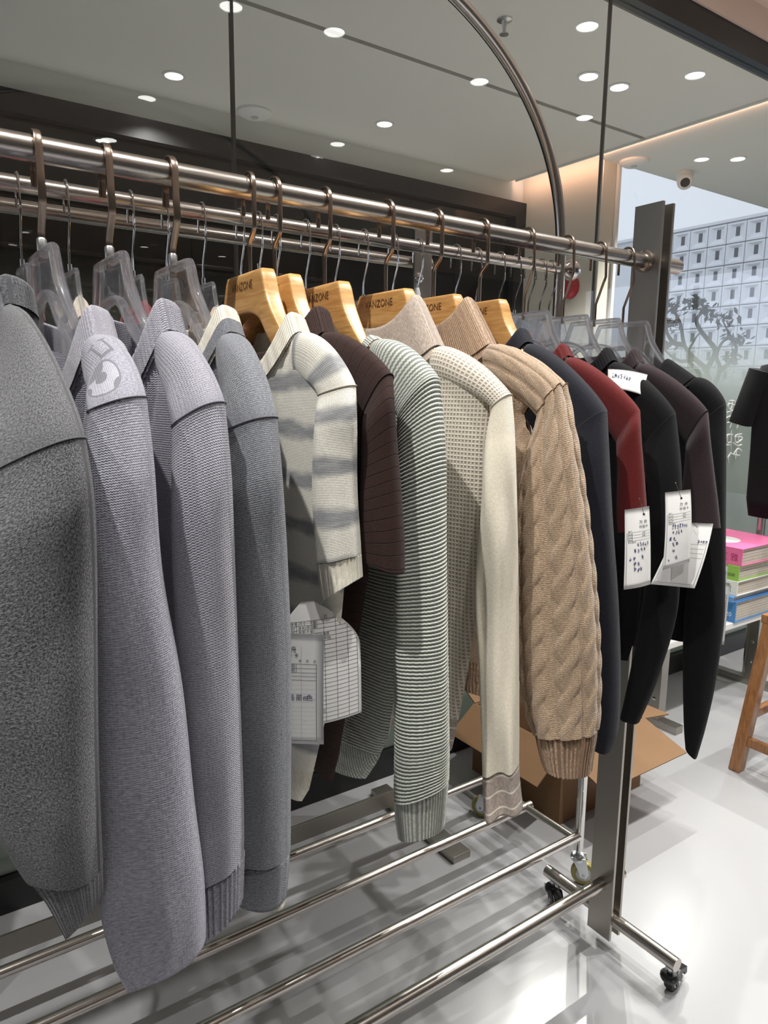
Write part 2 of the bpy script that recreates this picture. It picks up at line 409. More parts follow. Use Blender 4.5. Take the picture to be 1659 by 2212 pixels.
t = thing('led_strip', 'warm linear light along the step of the corridor ceiling', 'light strip')
MB().box(3.70, 3.712, YG + 0.1, 3.78, 2.688, 2.70).build('profile', M['white_plastic'], t)
MB().box(3.712, 3.716, YG + 0.1, 3.78, 2.688, 2.699).build('diffuser', M['led'], t)
ld = bpy.data.lights.new('led_beam', 'AREA'); ld.shape = 'RECTANGLE'; ld.size = 1.9; ld.size_y = 0.01; ld.energy = 2.6; ld.color = (1.0, 0.55, 0.36)
lo = bpy.data.objects.new('led_beam', ld); COL.objects.link(lo); lo.parent = t
lo.matrix_world = Matrix.Translation((3.72, 2.85, 2.69)) @ Matrix(((0, 0, -1, 0), (1, 0, 0, 0), (0, -1, 0, 0), (0, 0, 0, 1)))
# corridor fittings
t = thing('sprinkler', 'small sprinkler head hanging from the corridor ceiling', 'sprinkler')
p = U(1090, 42, 2, 2.7)
MB().lathe([(0.03, 0), (0.03, -0.004), (0.012, -0.008), (0.008, -0.03), (0.006, -0.05), (0.018, -0.052), (0.018, -0.055)], (p[0], p[1], 2.7)).build('head', M['zinc'], t, True)
t = thing('dome_camera', 'white ceiling camera beside the right downlight', 'security camera')
p = U(1480, 372, 2, 2.7)
MB().lathe([(0.055, 0), (0.055, -0.02), (0.05, -0.035)], (p[0], p[1], 2.7)).build('base', M['white_plastic'], t, True)
MB().lathe([(0.05, 0), (0.05, 0.05), (0.04, 0.06)], (p[0], p[1], 2.655), (-0.6, -0.5, -0.5)).build('barrel', M['white_plastic'], t, True)
MB().lathe([(0.03, 0), (0.025, 0.006)], np.array((p[0], p[1], 2.655)) + np.array((-0.6, -0.5, -0.5)) / 0.927 * 0.06, (-0.6, -0.5, -0.5)).build('lens', M['black_plastic'], t, True)
for px, py, lab in ((1370, 348, 'flat round detector on the pinkish ceiling step'), (550, 240, 'faint round detector on the corridor ceiling at left')):
    t = thing('smoke_detector', lab, 'smoke detector'); p = U(px, py, 2, 2.7)
    MB().lathe([(0.09, 0), (0.09, -0.012), (0.06, -0.03)], (p[0], p[1], 2.7), n=32).build('housing', M['white_plastic'], t, True)
    MB().lathe([(0.02, -0.03), (0.018, -0.034)], (p[0], p[1], 2.7)).build('sensor', M['grey_plastic'], t, True)
t = thing('fire_bell', 'round red fire bell on the beige corridor wall', 'fire bell')
p = U(1233, 621, 0, 3.84)
MB().lathe([(0.075, 0), (0.075, 0.02), (0.07, 0.035), (0.05, 0.05), (0.015, 0.055)], (3.838, p[1], p[2]), (-1, 0, 0), 32).build('gong', M['red_plastic'], t, True)
MB().box(3.80, 3.838, p[1] + 0.0, p[1] + 0.09, p[2] - 0.03, p[2] + 0.06).build('mount', M['red_plastic'], t)
# sign post at the wall end (dark door jamb below the joint)
# calligraphy decal on the glass
def strokes(S, polys, rad, name, mat, parent):
    mb = MB()
    for pl in polys:
        pts = catmull(pl, max(6, len(pl) * 5)) if len(pl) > 2 else np.array(pl, float)
        P3 = [S(a, b) for a, b in pts]; n = len(P3)
        mb.tube(P3, [rad * (0.45 + 0.55 * math.sin(PI * min(1, (i + 0.6) / n))) for i in range(n)], 5)
    return mb.build(name, mat, parent, True)
rng = random.Random(5)
call = [[(0.1, .95), (.45, .9), (.4, .6), (.1, .7), (.12, .85), (.5, .78)], [(.3, 1), (.28, .75), (.2, .5)], [(.05, .55), (.3, .6), (.55, .65)], [(.7, 1), (.68, .7), (.62, .42)], [(.6, .9), (.9, .95), (.85, .7), (.65, .72)], [(.7, .6), (.95, .62), (.9, .45)], [(0, .35), (.25, .42), (.5, .3)], [(.3, .45), (.35, .2), (.3, .02)], [(.1, .2), (.4, .25), (.7, .3)], [(.6, .35), (.75, .18), (.7, .0)]]
Md = plain('white_decal', srgb(214, 218, 214), 0.7, vary=0.02)
t = thing('calligraphy_decal', 'white brush-script lettering on the frosted glass beside the black sleeve', 'decal')
for nm, x0, y0, x1, y1 in (('character', 1570, 862, 1602, 925), ('character', 1568, 925, 1600, 1000)):
    a = U(x0, y0, 1, YG); b = U(x1, y1, 1, YG)
    strokes(lambda q, r: (a[0] + (b[0] - a[0]) * q, YG - 0.0012, b[2] + (a[2] - b[2]) * r), call, 0.004, nm, Md, t)
    call = [[(1 - q, r * .9 + rng.uniform(-.05, .05)) for q, r in s] for s in call[::-1]]

# ------------------------------------------------------------------ outside: facade, tree, ground
struct('ground_outside', MB().box(-4, 9, 6.2, 60, -0.12, -0.02).box(9, 70, -20, 60, -0.12, -0.02), plain('pale_paving', srgb(150, 156, 150), 0.8), 'pale paving outside')
BX = 30.0
M['facade_white'] = plain('white_precast', srgb(240, 241, 246), 0.7, vary=0.03, scale=2)
M['slot'] = plain('dark_slot_glass', srgb(92, 96, 104), 0.3)
bt = thing('office_building', 'white building with a grid of recessed square panels and slit windows', 'building')
c0 = U(1459, 505, 0, BX); c1 = U(1659, 470, 0, BX)
ztop = 8.42; pw = 0.845; ph = 0.85
MB().box(BX + 0.12, BX + 8, 4, 24.2, -0.1, ztop + 0.05).build('wall', M['facade_white'], bt)
MB().box(BX - 0.12, BX + 8, 4, 24.2, ztop + 0.05, ztop + 0.17).build('parapet', M['facade_white'], bt)
def panel_mesh():
    mb = MB(); h = pw / 2 - 0.02; k = ph / 2 - 0.02
    r0 = [(0, -h, -k), (0, h, -k), (0, h, k), (0, -h, k)]; r1 = [(0.0, -h * .82, -k * .82), (0, h * .82, -k * .82), (0, h * .82, k * .82), (0, -h * .82, k * .82)]
    r2 = [(0.12, -h * .42, -k * .36), (0.12, h * .42, -k * .36), (0.12, h * .42, k * .62), (0.12, -h * .42, k * .62)]
    v = r0 + r1 + r2; f = []
    for a, b in ((0, 4), (4, 8)):
        for i in range(4): f.append((a + i, a + (i + 1) % 4, b + (i + 1) % 4, b + i))
    f.append((8, 9, 10, 11)); mb.add(v, f)
    back = [(0.28, y, z) for _, y, z in r0]; mb.add(r0 + back, [(0, 4, 5, 1), (1, 5, 6, 2), (2, 6, 7, 3), (3, 7, 4, 0)]); return mb
proto = panel_mesh().build('panel', M['facade_white'], bt)
sl = MB().box(0.105, 0.122, -0.085, 0.085, -0.13, 0.24).build('slit_window', M['slot'], proto)
ncol = 0
for i in range(10):
    for j in range(9):
        yy = 20.75 - i * pw - 0.03; zz = ztop - (j + 0.5) * ph
        if i == 0 and j == 0: pr, s2 = proto, sl
        else:
            pr = proto.copy(); COL.objects.link(pr); pr.parent = bt
            s2 = sl.copy(); COL.objects.link(s2); s2.parent = pr
        pr.location = (BX - 0.14, yy, zz)
# twisted tree behind the facade glass
M['bark'] = plain('dark_bark', srgb(74, 74, 66), 0.9, vary=0.2)
M['leaf'] = plain('dark_leaf', srgb(58, 70, 52), 0.7, vary=0.2)
tt = thing('garden_tree', 'small twisted tree with sparse leaves outside the facade glass', 'tree')
TY = 4.2
W_ = lambda px, py, dy=0: U(px, py, 1, TY + dy)
br = [[(1520, 1150), (1525, 960), (1535, 860), (1525, 800), (1500, 775), (1478, 745), (1470, 700), (1450, 660)], [(1525, 800), (1545, 760), (1530, 735), (1512, 712), (1505, 690), (1520, 665), (1500, 650), (1475, 655)],
      [(1535, 850), (1555, 800), (1548, 770), (1560, 740), (1580, 730), (1600, 735)], [(1530, 830), (1505, 800), (1485, 770), (1500, 735), (1515, 715)], [(1555, 800), (1580, 780), (1590, 750), (1572, 715), (1560, 690)],
      [(1500, 775), (1470, 780), (1440, 760), (1430, 740)], [(1478, 745), (1455, 740), (1440, 715), (1445, 690)]]
for k, pl in enumerate(br):
    pts = catmull([W_(x, y, 0.05 * math.sin(3 * k + 2 * i)) for i, (x, y) in enumerate(pl)], 40)
    r0 = 0.05 if k == 0 else 0.028
    MB().tube(pts, [r0 * (1 - 0.75 * i / 39) for i in range(40)], 8).build('trunk' if k == 0 else 'branch', M['bark'], tt, True)
rl = random.Random(3); mb = MB()
for cx_, cy_, sp in ((1455, 665, 26), (1500, 655, 25), (1560, 690, 26), (1590, 735, 24), (1445, 700, 20), (1580, 775, 18), (1530, 670, 20), (1435, 745, 14)):
    for _ in range(46):
        c = W_(cx_ + rl.gauss(0, sp * .55), cy_ + rl.gauss(0, sp * .35), rl.uniform(-.15, .15)); a = np.array([rl.gauss(0, 1) for _ in range(3)]); a /= np.linalg.norm(a); b = np.cross(a, (0.3, 0.5, 0.8)); b /= np.linalg.norm(b)
        s = rl.uniform(0.025, 0.05); mb.quad(c - a * s, c + b * s * .4, c + a * s, c - b * s * .4)
lv = mb.build('foliage', M['leaf'], tt); lv['kind'] = 'stuff'

# ------------------------------------------------------------------ front rack
YR, ZR = 0.90, 1.506
rack = thing('clothing_rack', 'brushed steel clothing rack in front, with twin flat posts on casters', 'clothing rack')
PX0, PX1 = 1.238, 1.270
XL = -0.75
MB().cyl((XL - 0.08, YR, ZR), (1.345, YR, ZR), 0.0142, 32).build('top_rail', M['steel'], rack, True)
MB().cyl((XL, YR, 0.156), (PX0 + 0.002, YR, 0.156), 0.0142, 32).build('bottom_rail', M['steel'], rack, True)
MB().cyl((PX1 + 0.008, YR, 0.156), (PX1 + 0.04, YR, 0.156), 0.0142, 32).build('rail_stub', M['steel'], rack, True)
MB().lathe([(0.021, 0), (0.021, 0.004), (0.0145, 0.008)], (PX0, YR, ZR), (-1, 0, 0)).build('rail_flange', M['steel'], rack, True)
def caster(parent, x, y, ztop, wheel, fork, ang, brake=True, rw=0.022):
    c = bpy.data.objects.new('caster', None); COL.objects.link(c); c.parent = parent; c.location = (x, y, 0); c.rotation_euler = (0, 0, ang)
    MB().lathe([(0.006, ztop - 0.03), (0.006, ztop)], (0, 0, 0)).build('stem', M['zinc'], c, True)
    zc = rw + 0.0; off = 0.016
    MB().lathe([(0.017, ztop - 0.03), (0.019, ztop - 0.026), (0.019, ztop - 0.02), (0.014, ztop - 0.014)], (0, 0, 0)).build('swivel', fork, c, True)
    for s in (-1, 1):
        MB().prism([(-0.016, s * 0.012, ztop - 0.018), (0.02, s * 0.012, ztop - 0.018), (off + 0.014, s * 0.012, zc + 0.004), (off + 0.006, s * 0.012, zc - 0.01), (off - 0.008, s * 0.012, zc - 0.006), (off - 0.014, s * 0.012, zc + 0.012)], (0, s * 0.003, 0)).build('fork', fork, c)
    MB().lathe([(rw * .6, -0.009), (rw * .92, -0.009), (rw, -0.005), (rw, 0.005), (rw * .92, 0.009), (rw * .6, 0.009)], (off, 0, zc), (0, 1, 0), 28).build('tyre', wheel, c, True)
    MB().lathe([(0.004, -0.0165), (0.004, -0.011), (rw * .6, -0.0105), (rw * .6, 0.0105), (0.004, 0.011), (0.004, 0.0165)], (off, 0, zc), (0, 1, 0), 20).build('hub', M['hub'], c, True)
    if brake:
        MB().prism([(0.012, -0.011, ztop - 0.022), (0.03, -0.011, ztop - 0.02), (0.062, -0.011, ztop - 0.03), (0.064, -0.011, ztop - 0.046), (0.054, -0.011, ztop - 0.046), (0.05, -0.011, ztop - 0.036), (0.02, -0.011, ztop - 0.034)], (0, 0.022, 0)).build('brake_lever', fork, c)
        for q in (0.034, 0.044): MB().lathe([(0.0035, -0.013), (0.0035, 0.013)], (q - 0.004, 0, ztop - 0.042), (0, 1, 0), 12).build('rivet', M['zinc'], c, True)
    return c
for side, x0, x1 in ((1, PX0, PX1), (-1, XL - 0.04, XL - 0.008)):
    for x in (x0, x1):
        MB().box(x, x + 0.007, YR - 0.031, YR + 0.031, 0.03, 1.612).build('post_plate', M['steel_plate'], rack, bevel=0.0012)
    xm = (x0 + x1 + 0.007) / 2
    MB().cyl((xm, YR - 0.185, 0.075), (xm, YR + 0.175, 0.075), 0.0145, 28).build('foot_tube', M['steel'], rack, True)
    caster(rack, xm, YR - 0.17, 0.062, M['rubber'], M['black_plastic'], 0.15)
    caster(rack, xm, YR + 0.155, 0.062, M['rubber'], M['black_plastic'], -1.9, False)

# ------------------------------------------------------------------ chrome arch rack behind
YC, ZC, XC = 1.232, 1.547, 1.367
crack = thing('arch_rack', 'polished chrome clothing rack with a tall arch and ball ends', 'clothing rack')
XA = 0.66; HW = XC - XA
arch = [(XA + HW * math.copysign(abs(math.cos(a)) ** 0.9, math.cos(a)), YC, ZC + 0.02 + 0.53 * abs(math.sin(a)) ** 0.95) for a in np.linspace(0, PI, 90)]
arch = [(XC, YC, 0.76)] + [(XC, YC, z) for z in np.linspace(0.8, ZC, 8)] + arch + [(XA - HW, YC, z) for z in np.linspace(ZC, 0.76, 8)]
MB().tube(arch, 0.0128, 20).build('arch', M['chrome_rail'], crack, True)
MB().cyl((XA - HW, YC, ZC), (XC - 0.01, YC, ZC), 0.0125, 24).build('top_rail', M['chrome_rail'], crack, True)
for x, s in ((XC, 1), (XA - HW, -1)):
    MB().lathe([(0.001, -0.024)] + [(0.024 * math.sin(a), -0.024 * math.cos(a)) for a in np.linspace(0.15, PI - 0.15, 14)] + [(0.001, 0.024)], (x + s * 0.034, YC - 0.004, ZC), n=24).build('ball_end', M['chrome'], crack, True)
    for y in (1.07, 1.41):
        MB().tube([(x, YC, 0.76), (x, y + (0.03 if y < YC else -0.03), 0.755), (x, y, 0.72), (x, y, 0.4), (x, y, 0.095)], 0.0118, 20).build('leg', M['chrome'], crack, True)
        caster(crack, x, y, 0.095, M['olive_wheel'], M['zinc'], -0.9 if y < YC else 2.0, False, 0.032)
    MB().cyl((x - s * 0.022, 1.07, 0.133), (x - s * 0.022, 1.41, 0.133), 0.0105, 20).build('end_tube', M['chrome_rail'], crack, True)
for y in (1.07, 1.237, 1.405):
    MB().cyl((XA - HW, y, 0.133), (XC - 0.004, y, 0.133), 0.0118, 20).build('base_rail', M['chrome_rail'], crack, True)

# ------------------------------------------------------------------ flat-bar rack next to the glass
YT, ZT = 1.55, 1.582
tr = thing('flat_bar_rack', 'low steel rack with one flat bolted post, nearest the glass', 'clothing rack')
pt = U(901, 600, 1, YT)
MB().cyl((-0.7, YT, ZT), (U(922, 575, 1, YT)[0], YT, ZT), 0.0142, 24).build('top_rail', M['steel'], tr, True)
MB().lathe([(0.02, 0), (0.02, 0.006), (0.014, 0.012)], (U(922, 575, 1, YT)[0], YT, ZT), (1, 0, 0)).build('end_cap', M['steel'], tr, True)
MB().box(pt[0] - 0.028, pt[0] + 0.028, YT - 0.026, YT - 0.016, 0.02, 1.66).build('post', M['steel_plate'], tr, bevel=0.0015)
bz = U(905, 601, 1, YT - 0.026)
MB().lathe([(0.013, 0), (0.013, 0.003), (0.010, 0.008), (0.004, 0.0105)], (bz[0], YT - 0.026, bz[2]), (0, -1, 0)).build('bolt', M['chrome'], tr, True)
MB().box(pt[0] - 0.03, pt[0] + 0.03, 1.30, 1.70, 0.0, 0.02).build('foot_plate', M['steel_plate'], tr, bevel=0.0015)
MB().box(-0.7, pt[0], YT - 0.014, YT - 0.006, 0.06, 0.11).build('low_bar', M['steel_plate'], tr, bevel=0.001)
# ------------------------------------------------------------------ hangers
_txt = {}
def text_mesh(s):
    if s not in _txt:
        c = bpy.data.curves.new('t', 'FONT'); c.body = s; c.resolution_u = 3
        o = bpy.data.objects.new('t', c); COL.objects.link(o)
        m = bpy.data.meshes.new_from_object(o.evaluated_get(bpy.context.evaluated_depsgraph_get()))
        v = np.array([x.co[:] for x in m.vertices]) if len(m.vertices) else np.zeros((0, 3)); f = [tuple(p.vertices) for p in m.polygons]
        bpy.data.objects.remove(o); bpy.data.curves.remove(c); bpy.data.meshes.remove(m)
        _txt[s] = (v, f)
    return _txt[s]
class Frame:
    """vertical plane through the rail point (x, y): d runs along the hanger (far side positive), t towards the viewer"""
    def __init__(s, X, Y=None, psi=0.0):
        Y = YR if Y is None else Y
        a = math.radians(psi); s.o = np.array([X, Y, 0.0]); s.e = np.array([-math.sin(a), math.cos(a), 0]); s.n = np.array([-math.cos(a), -math.sin(a), 0])
    def P(s, d, z, t=0.0): return s.o + s.e * d + s.n * t + np.array([0, 0, z])
    def px(s, x, y):
        p = uplane(x, y, s.o, s.n); return float(np.dot(p - s.o, s.e)), float(p[2])
    def pt(s, x, y): return uplane(x, y, s.o, s.n)

def loft_hanger(F, z0, top, bot, th, expo, mat, parent, name='body', bow=0.0, n=26):
    tp = catmull(top, 22); bp = catmull(bot, 22)
    tp = np.concatenate([tp[::-1] * [-1, 1], tp[1:]]); bp = np.concatenate([bp[::-1] * [-1, 1], bp[1:]])
    v = []; f = []
    for (d0, a), (d1, b) in zip(tp, bp):
        cd, cz = (d0 + d1) / 2, (a + b) / 2; hd, hz = (d0 - d1) / 2, (a - b) / 2
        for k in range(n):
            g = 2 * PI * (k + .5) / n; c, q = math.cos(g), math.sin(g)
            c = math.copysign(abs(c) ** expo, c); q = math.copysign(abs(q) ** expo, q)
            v.append(F.P(cd + hd * c, z0 + cz + hz * c, th * (1 - .55 * sstep(.075, .14, abs(cd))) * q + bow * max(0, abs(cd) - .03) ** 2))
    m = len(tp)
    for i in range(m - 1):
        for k in range(n):
            l = (k + 1) % n; f.append((i * n + k, i * n + l, (i + 1) * n + l, (i + 1) * n + k))
    f.append(tuple(range(n))[::-1]); f.append(tuple((m - 1) * n + k for k in range(n)))
    o = mesh_obj(name, v, f, mat, parent)
    bm = bmesh.new(); bm.from_mesh(o.data); bmesh.ops.recalc_face_normals(bm, faces=bm.faces); bm.to_mesh(o.data); bm.free()
    return o
W_TOP = [(0, 0), (.02, 0), (.045, 0), (.0590, -.0004), (.0615, -.0045), (.065, -.014), (.074, -.034), (.092, -.058), (.12, -.088), (.145, -.108), (.165, -.125), (.172, -.132)]
W_BOT = [(0, -.052), (.02, -.053), (.038, -.057), (.052, -.064), (.06, -.071), (.072, -.083), (.092, -.1), (.115, -.118), (.14, -.136), (.158, -.149), (.165, -.151)]
def scaled(c, k, kz=1): return [(a * k, b * kz) for a, b in c]
def hook(style, F, zh, zr, parent, rr=0.0145, xr=None):
    """wire hook over a rail of radius rr at height zr, foot at height zh"""
    w = 0.0028; R = rr + w + 0.0008
    arc = [(R * math.cos(a), zr + R * math.sin(a)) for a in np.linspace(0.0, PI, 12)]     # from far (+d) over to near (-d)
    xo = 0.0 if xr is None else xr - F.o[0]
    Fo = F
    class F:
        n = Fo.n
        P = staticmethod(lambda d, z, t=0.0: Fo.P(d, z, t) + np.array([xo * sstep(zh, zr - .05, z), 0, 0]))
    if style == 'flat':
        path = [(R, zr - 0.035), (R, zr - 0.012)] + arc + [(-R - .001, zr - 0.03), (-R - .004, zr - 0.052), (-R - .001, zr - .06), (-.002, zr - 0.084), (0, zr - 0.092), (0, zh - .012)]
        o = MB().tube([F.P(d, z) for d, z in path], 0.0022, 10, flat=(0.0085, F.n)).build('hook', M['hook_steel'], parent, True)
        MB().lathe([(.0055, zh), (.0055, zh + .012), (.004, zh + .014)], F.P(0, 0)).build('collar', M['zinc'], parent, True)
    elif style == 'jog':
        path = [(R, zr - 0.03), (R, zr - 0.01)] + arc + [(-R, zr - 0.03), (-R, zr - 0.05), (-R + .004, zr - .056), (-.006, zr - .062), (-.001, zr - .068), (0, zr - .078), (0, zh - .008)]
        MB().tube([F.P(d, z) for d, z in path], 0.0024, 10, flat=(0.0055, F.n)).build('hook', M['hook_steel'], parent, True)
    elif style == 'long':
        path = [(R, zr - 0.03), (R, zr - 0.01)] + arc + [(-R - .001, zr - 0.025), (-R - .002, zr - 0.045), (-R + .003, zr - .056), (-.004, zr - .083), (0, zr - .092), (0, zh - .012)]
        MB().tube([F.P(d, z) for d, z in path], 0.0024, 10).build('hook', M['hook_steel'], parent, True)
    else:
        path = [(R, zr - 0.03), (R, zr - 0.012)] + arc + [(-R - .0015, zr - 0.02), (-R - .001, zr - 0.045), (-.004, zr - .075), (0, zr - .09), (0, zh - .012)]
        MB().tube([F.P(d, z) for d, z in path], 0.0017, 8).build('hook', M['chrome'], parent, True)
        MB().lathe([(.0035, zh), (.0035, zh + .01)], F.P(0, 0)).build('collar', M['chrome'], parent, True)
def wood_hanger(F, zt, label):
    t = thing('wooden_hanger', label, 'hanger', 'wooden hangers on the front rail')
    loft_hanger(F, zt, W_TOP, W_BOT, 0.0105, 0.24, M['beech'], t)
    hook('jog', F, zt, ZR, t)
    v, f = text_mesh('VANZONE'); s = 0.0150; w = v[:, 0].max() * s
    mesh_obj('lettering', [F.P(w / 2 - a * s + 0.002, zt - 0.0215 + b * s, 0.0112) for a, b, _ in v], f, M['engrave'], t, smooth=False)
    return t
def clear_hanger(F, zt, label, style, zr, group, k=1.0, th=0.015, kz=1.0, rr=0.0145, xr=None, bow=0.0):
    t = thing('clear_hanger', label, 'hanger', group)
    loft_hanger(F, zt, scaled(W_TOP, k, kz), scaled(W_BOT, k, kz), th * .55, 0.3, M['acrylic'], t, name='web', bow=bow)
    for nm, crv in (('upper_rim', W_TOP), ('lower_rim', W_BOT)):
        c_ = catmull(scaled(crv, k, kz), 26); c_ = np.concatenate([c_[::-1] * [-1, 1], c_[1:]])
        MB().tube([F.P(d, zt + z + (-.004 if nm == 'upper_rim' else .004), bow * max(0, abs(d) - .03) ** 2) for d, z in c_], [th * (.42 - .2 * sstep(.075, .14, abs(d))) for d, z in c_], 12).build(nm, M['acrylic_rim'], t, True)
    # raised rim around the thin web
    hook(style, F, zt, zr, t, rr, xr)
    return t

# ------------------------------------------------------------------ garments
def body_part(F, t, mat, nd, zn, ds, zs, edge, T=0.024, dip=0.075, far=0.19, hem_h=0.0, hem_mat=None, nrow=90, ncol=56, seed=0, disp=None, fold=0.006, tb=0.03, hem_name='hem'):
    ez = [zs] + [e[1] for e in edge]; ed = [ds] + [e[0] for e in edge]
    oz = np.array(ez)[::-1]; od = np.array(ed)[::-1]
    zhem = min(ez)
    dN = lambda z: float(np.interp(z, oz, od))
    rs = random.Random(seed); ph = [rs.uniform(0, 6.28) for _ in range(6)]
    S = np.linspace(-1, 1, ncol)
    def sheet(sign):
        V = []; UV = []
        for r in range(nrow):
            q = r / (nrow - 1)
            for s in S:
                w0 = abs(ds) if s < 0 else min(abs(ds), far)
                d0 = abs(s) * w0; sn = nd / w0
                neck = abs(s) < sn
                if neck:
                    k = math.sqrt(max(0, 1 - (abs(s) / sn) ** 2)); zt = zn - (dip if sign > 0 else 0.014) * k; k = max(0, 1 - (abs(s) / sn) ** 3) ** .5
                else:
                    k = 0; a = (abs(s) - sn) / (1 - sn); zt = zn + (zs - zn) * (a ** 1.12)
                qq = q ** 1.15
                z = zt + (zhem - zt) * qq; tt = zt - z
                de = dN(z); df = min(-de if de < -.02 else .1, far)
                # the shoulder span eases into the side seam
                blend = sstep(0.0, 0.07, tt)
                d = (1 - blend) * s * w0 + blend * (abs(s) * de if s < 0 else s * df)
                rr = max(k, math.sqrt(max(0, 1 - (1 - min(1, tt / 0.03)) ** 2)))
                pe = 3
                th = T * (0.74 + 0.26 * sstep(0, .14, tt)) * (max(0, 1 - abs(s) ** pe)) ** 0.55 * rr
                if k: th += (tb * k - th) * (1 - sstep(0, .13, tt))
                wv = fold * sstep(0.06, 0.35, tt) * (math.sin(19 * d + ph[0] + 1.5 * z) + .6 * math.sin(37 * d + ph[1] - 4 * z) + .5 * math.sin(9 * d + ph[2] + 5 * z))
                off = sign * th + wv * (1 if sign > 0 else .5) * (1 - abs(s) ** 6)
                if disp: off += sign * disp(d, -z)
                V.append(F.P(d, z, off)); UV.append((d, z))
        return V, UV
    nh = 0 if not hem_h else max(3, int(nrow * hem_h / 0.55))
    parts = {}
    for nm, r0, r1, mt in (('body', 0, nrow - nh, mat), (hem_name, nrow - nh - 1, nrow, hem_mat)):
        if r1 - r0 < 2: continue
        if nm == hem_name and not nh: continue
        V = []; UV = []; f = []
        for sign in (1, -1):
            A, B = sheet(sign); base = len(V)
            V += A[r0 * ncol:r1 * ncol]; UV += B[r0 * ncol:r1 * ncol]
            for r in range(r1 - r0 - 1):
                for c in range(ncol - 1):
                    q = (base + r * ncol + c, base + r * ncol + c + 1, base + (r + 1) * ncol + c + 1, base + (r + 1) * ncol + c)
                    f.append(q if sign > 0 else q[::-1])
        parts[nm] = mesh_obj(nm, V, f, mt, t, uv=UV, weld=0.0004)
    return parts

def collar_part(F, t, mat, nd, zn, h, dip, tb, lean=0.25, rib=0.005, ribd=0.0007, back=0.014, n=220, name='collar', edge_mat=None, roll=0.0, th=0.0035, front_lean=0.0):
    per = 2 * PI * nd * 0.8; nr = max(8, int(per / rib))
    V = []; UV = []; f = []
    prof = [(0, 0), (.25, 0), (.5, 0), (.75, 0), (.92, 0), (1.0, -.35), (1.0, -.75), (.9, -1), (.5, -1), (.1, -1), (-.15, -1)]
    for j, (tau, inn) in enumerate(prof):
        for k in range(n):
            a = 2 * PI * k / n; c, s = math.cos(a), math.sin(a)
            zb = zn - (dip * s ** 1.0 if s > 0 else back * -s)
            w = nd * (1 - lean * tau) + inn * th
            sb = math.copysign(abs(s) ** .55, s); cb = math.copysign(abs(c) ** .8, c)
            d = -w * cb; tq = (tb * (1 - lean * tau * .5) + inn * th) * sb + front_lean * tau * max(0, s)
            zz = zb + h * tau * (1 - .12 * max(0, s)) + roll * math.sin(PI * max(0, tau)) * 0
            m = math.cos(nr * a) * ribd * (1 if inn == 0 else .6)
            out = np.array([-c, s]); d += out[0] * m; tq += out[1] * m
            V.append(F.P(d, zz, tq)); UV.append((a / (2 * PI) * per, tau * h))
    m = len(prof)
    for j in range(m - 1):
        for k in range(n):
            l = (k + 1) % n; f.append((j * n + k, j * n + l, (j + 1) * n + l, (j + 1) * n + k))
    o = mesh_obj(name, V, f, mat, t, uv=UV)
    if edge_mat:
        o.data.materials.append(edge_mat)
        for p in o.data.polygons:
            if p.vertices[0] // n >= 2: p.material_index = 1
    return o

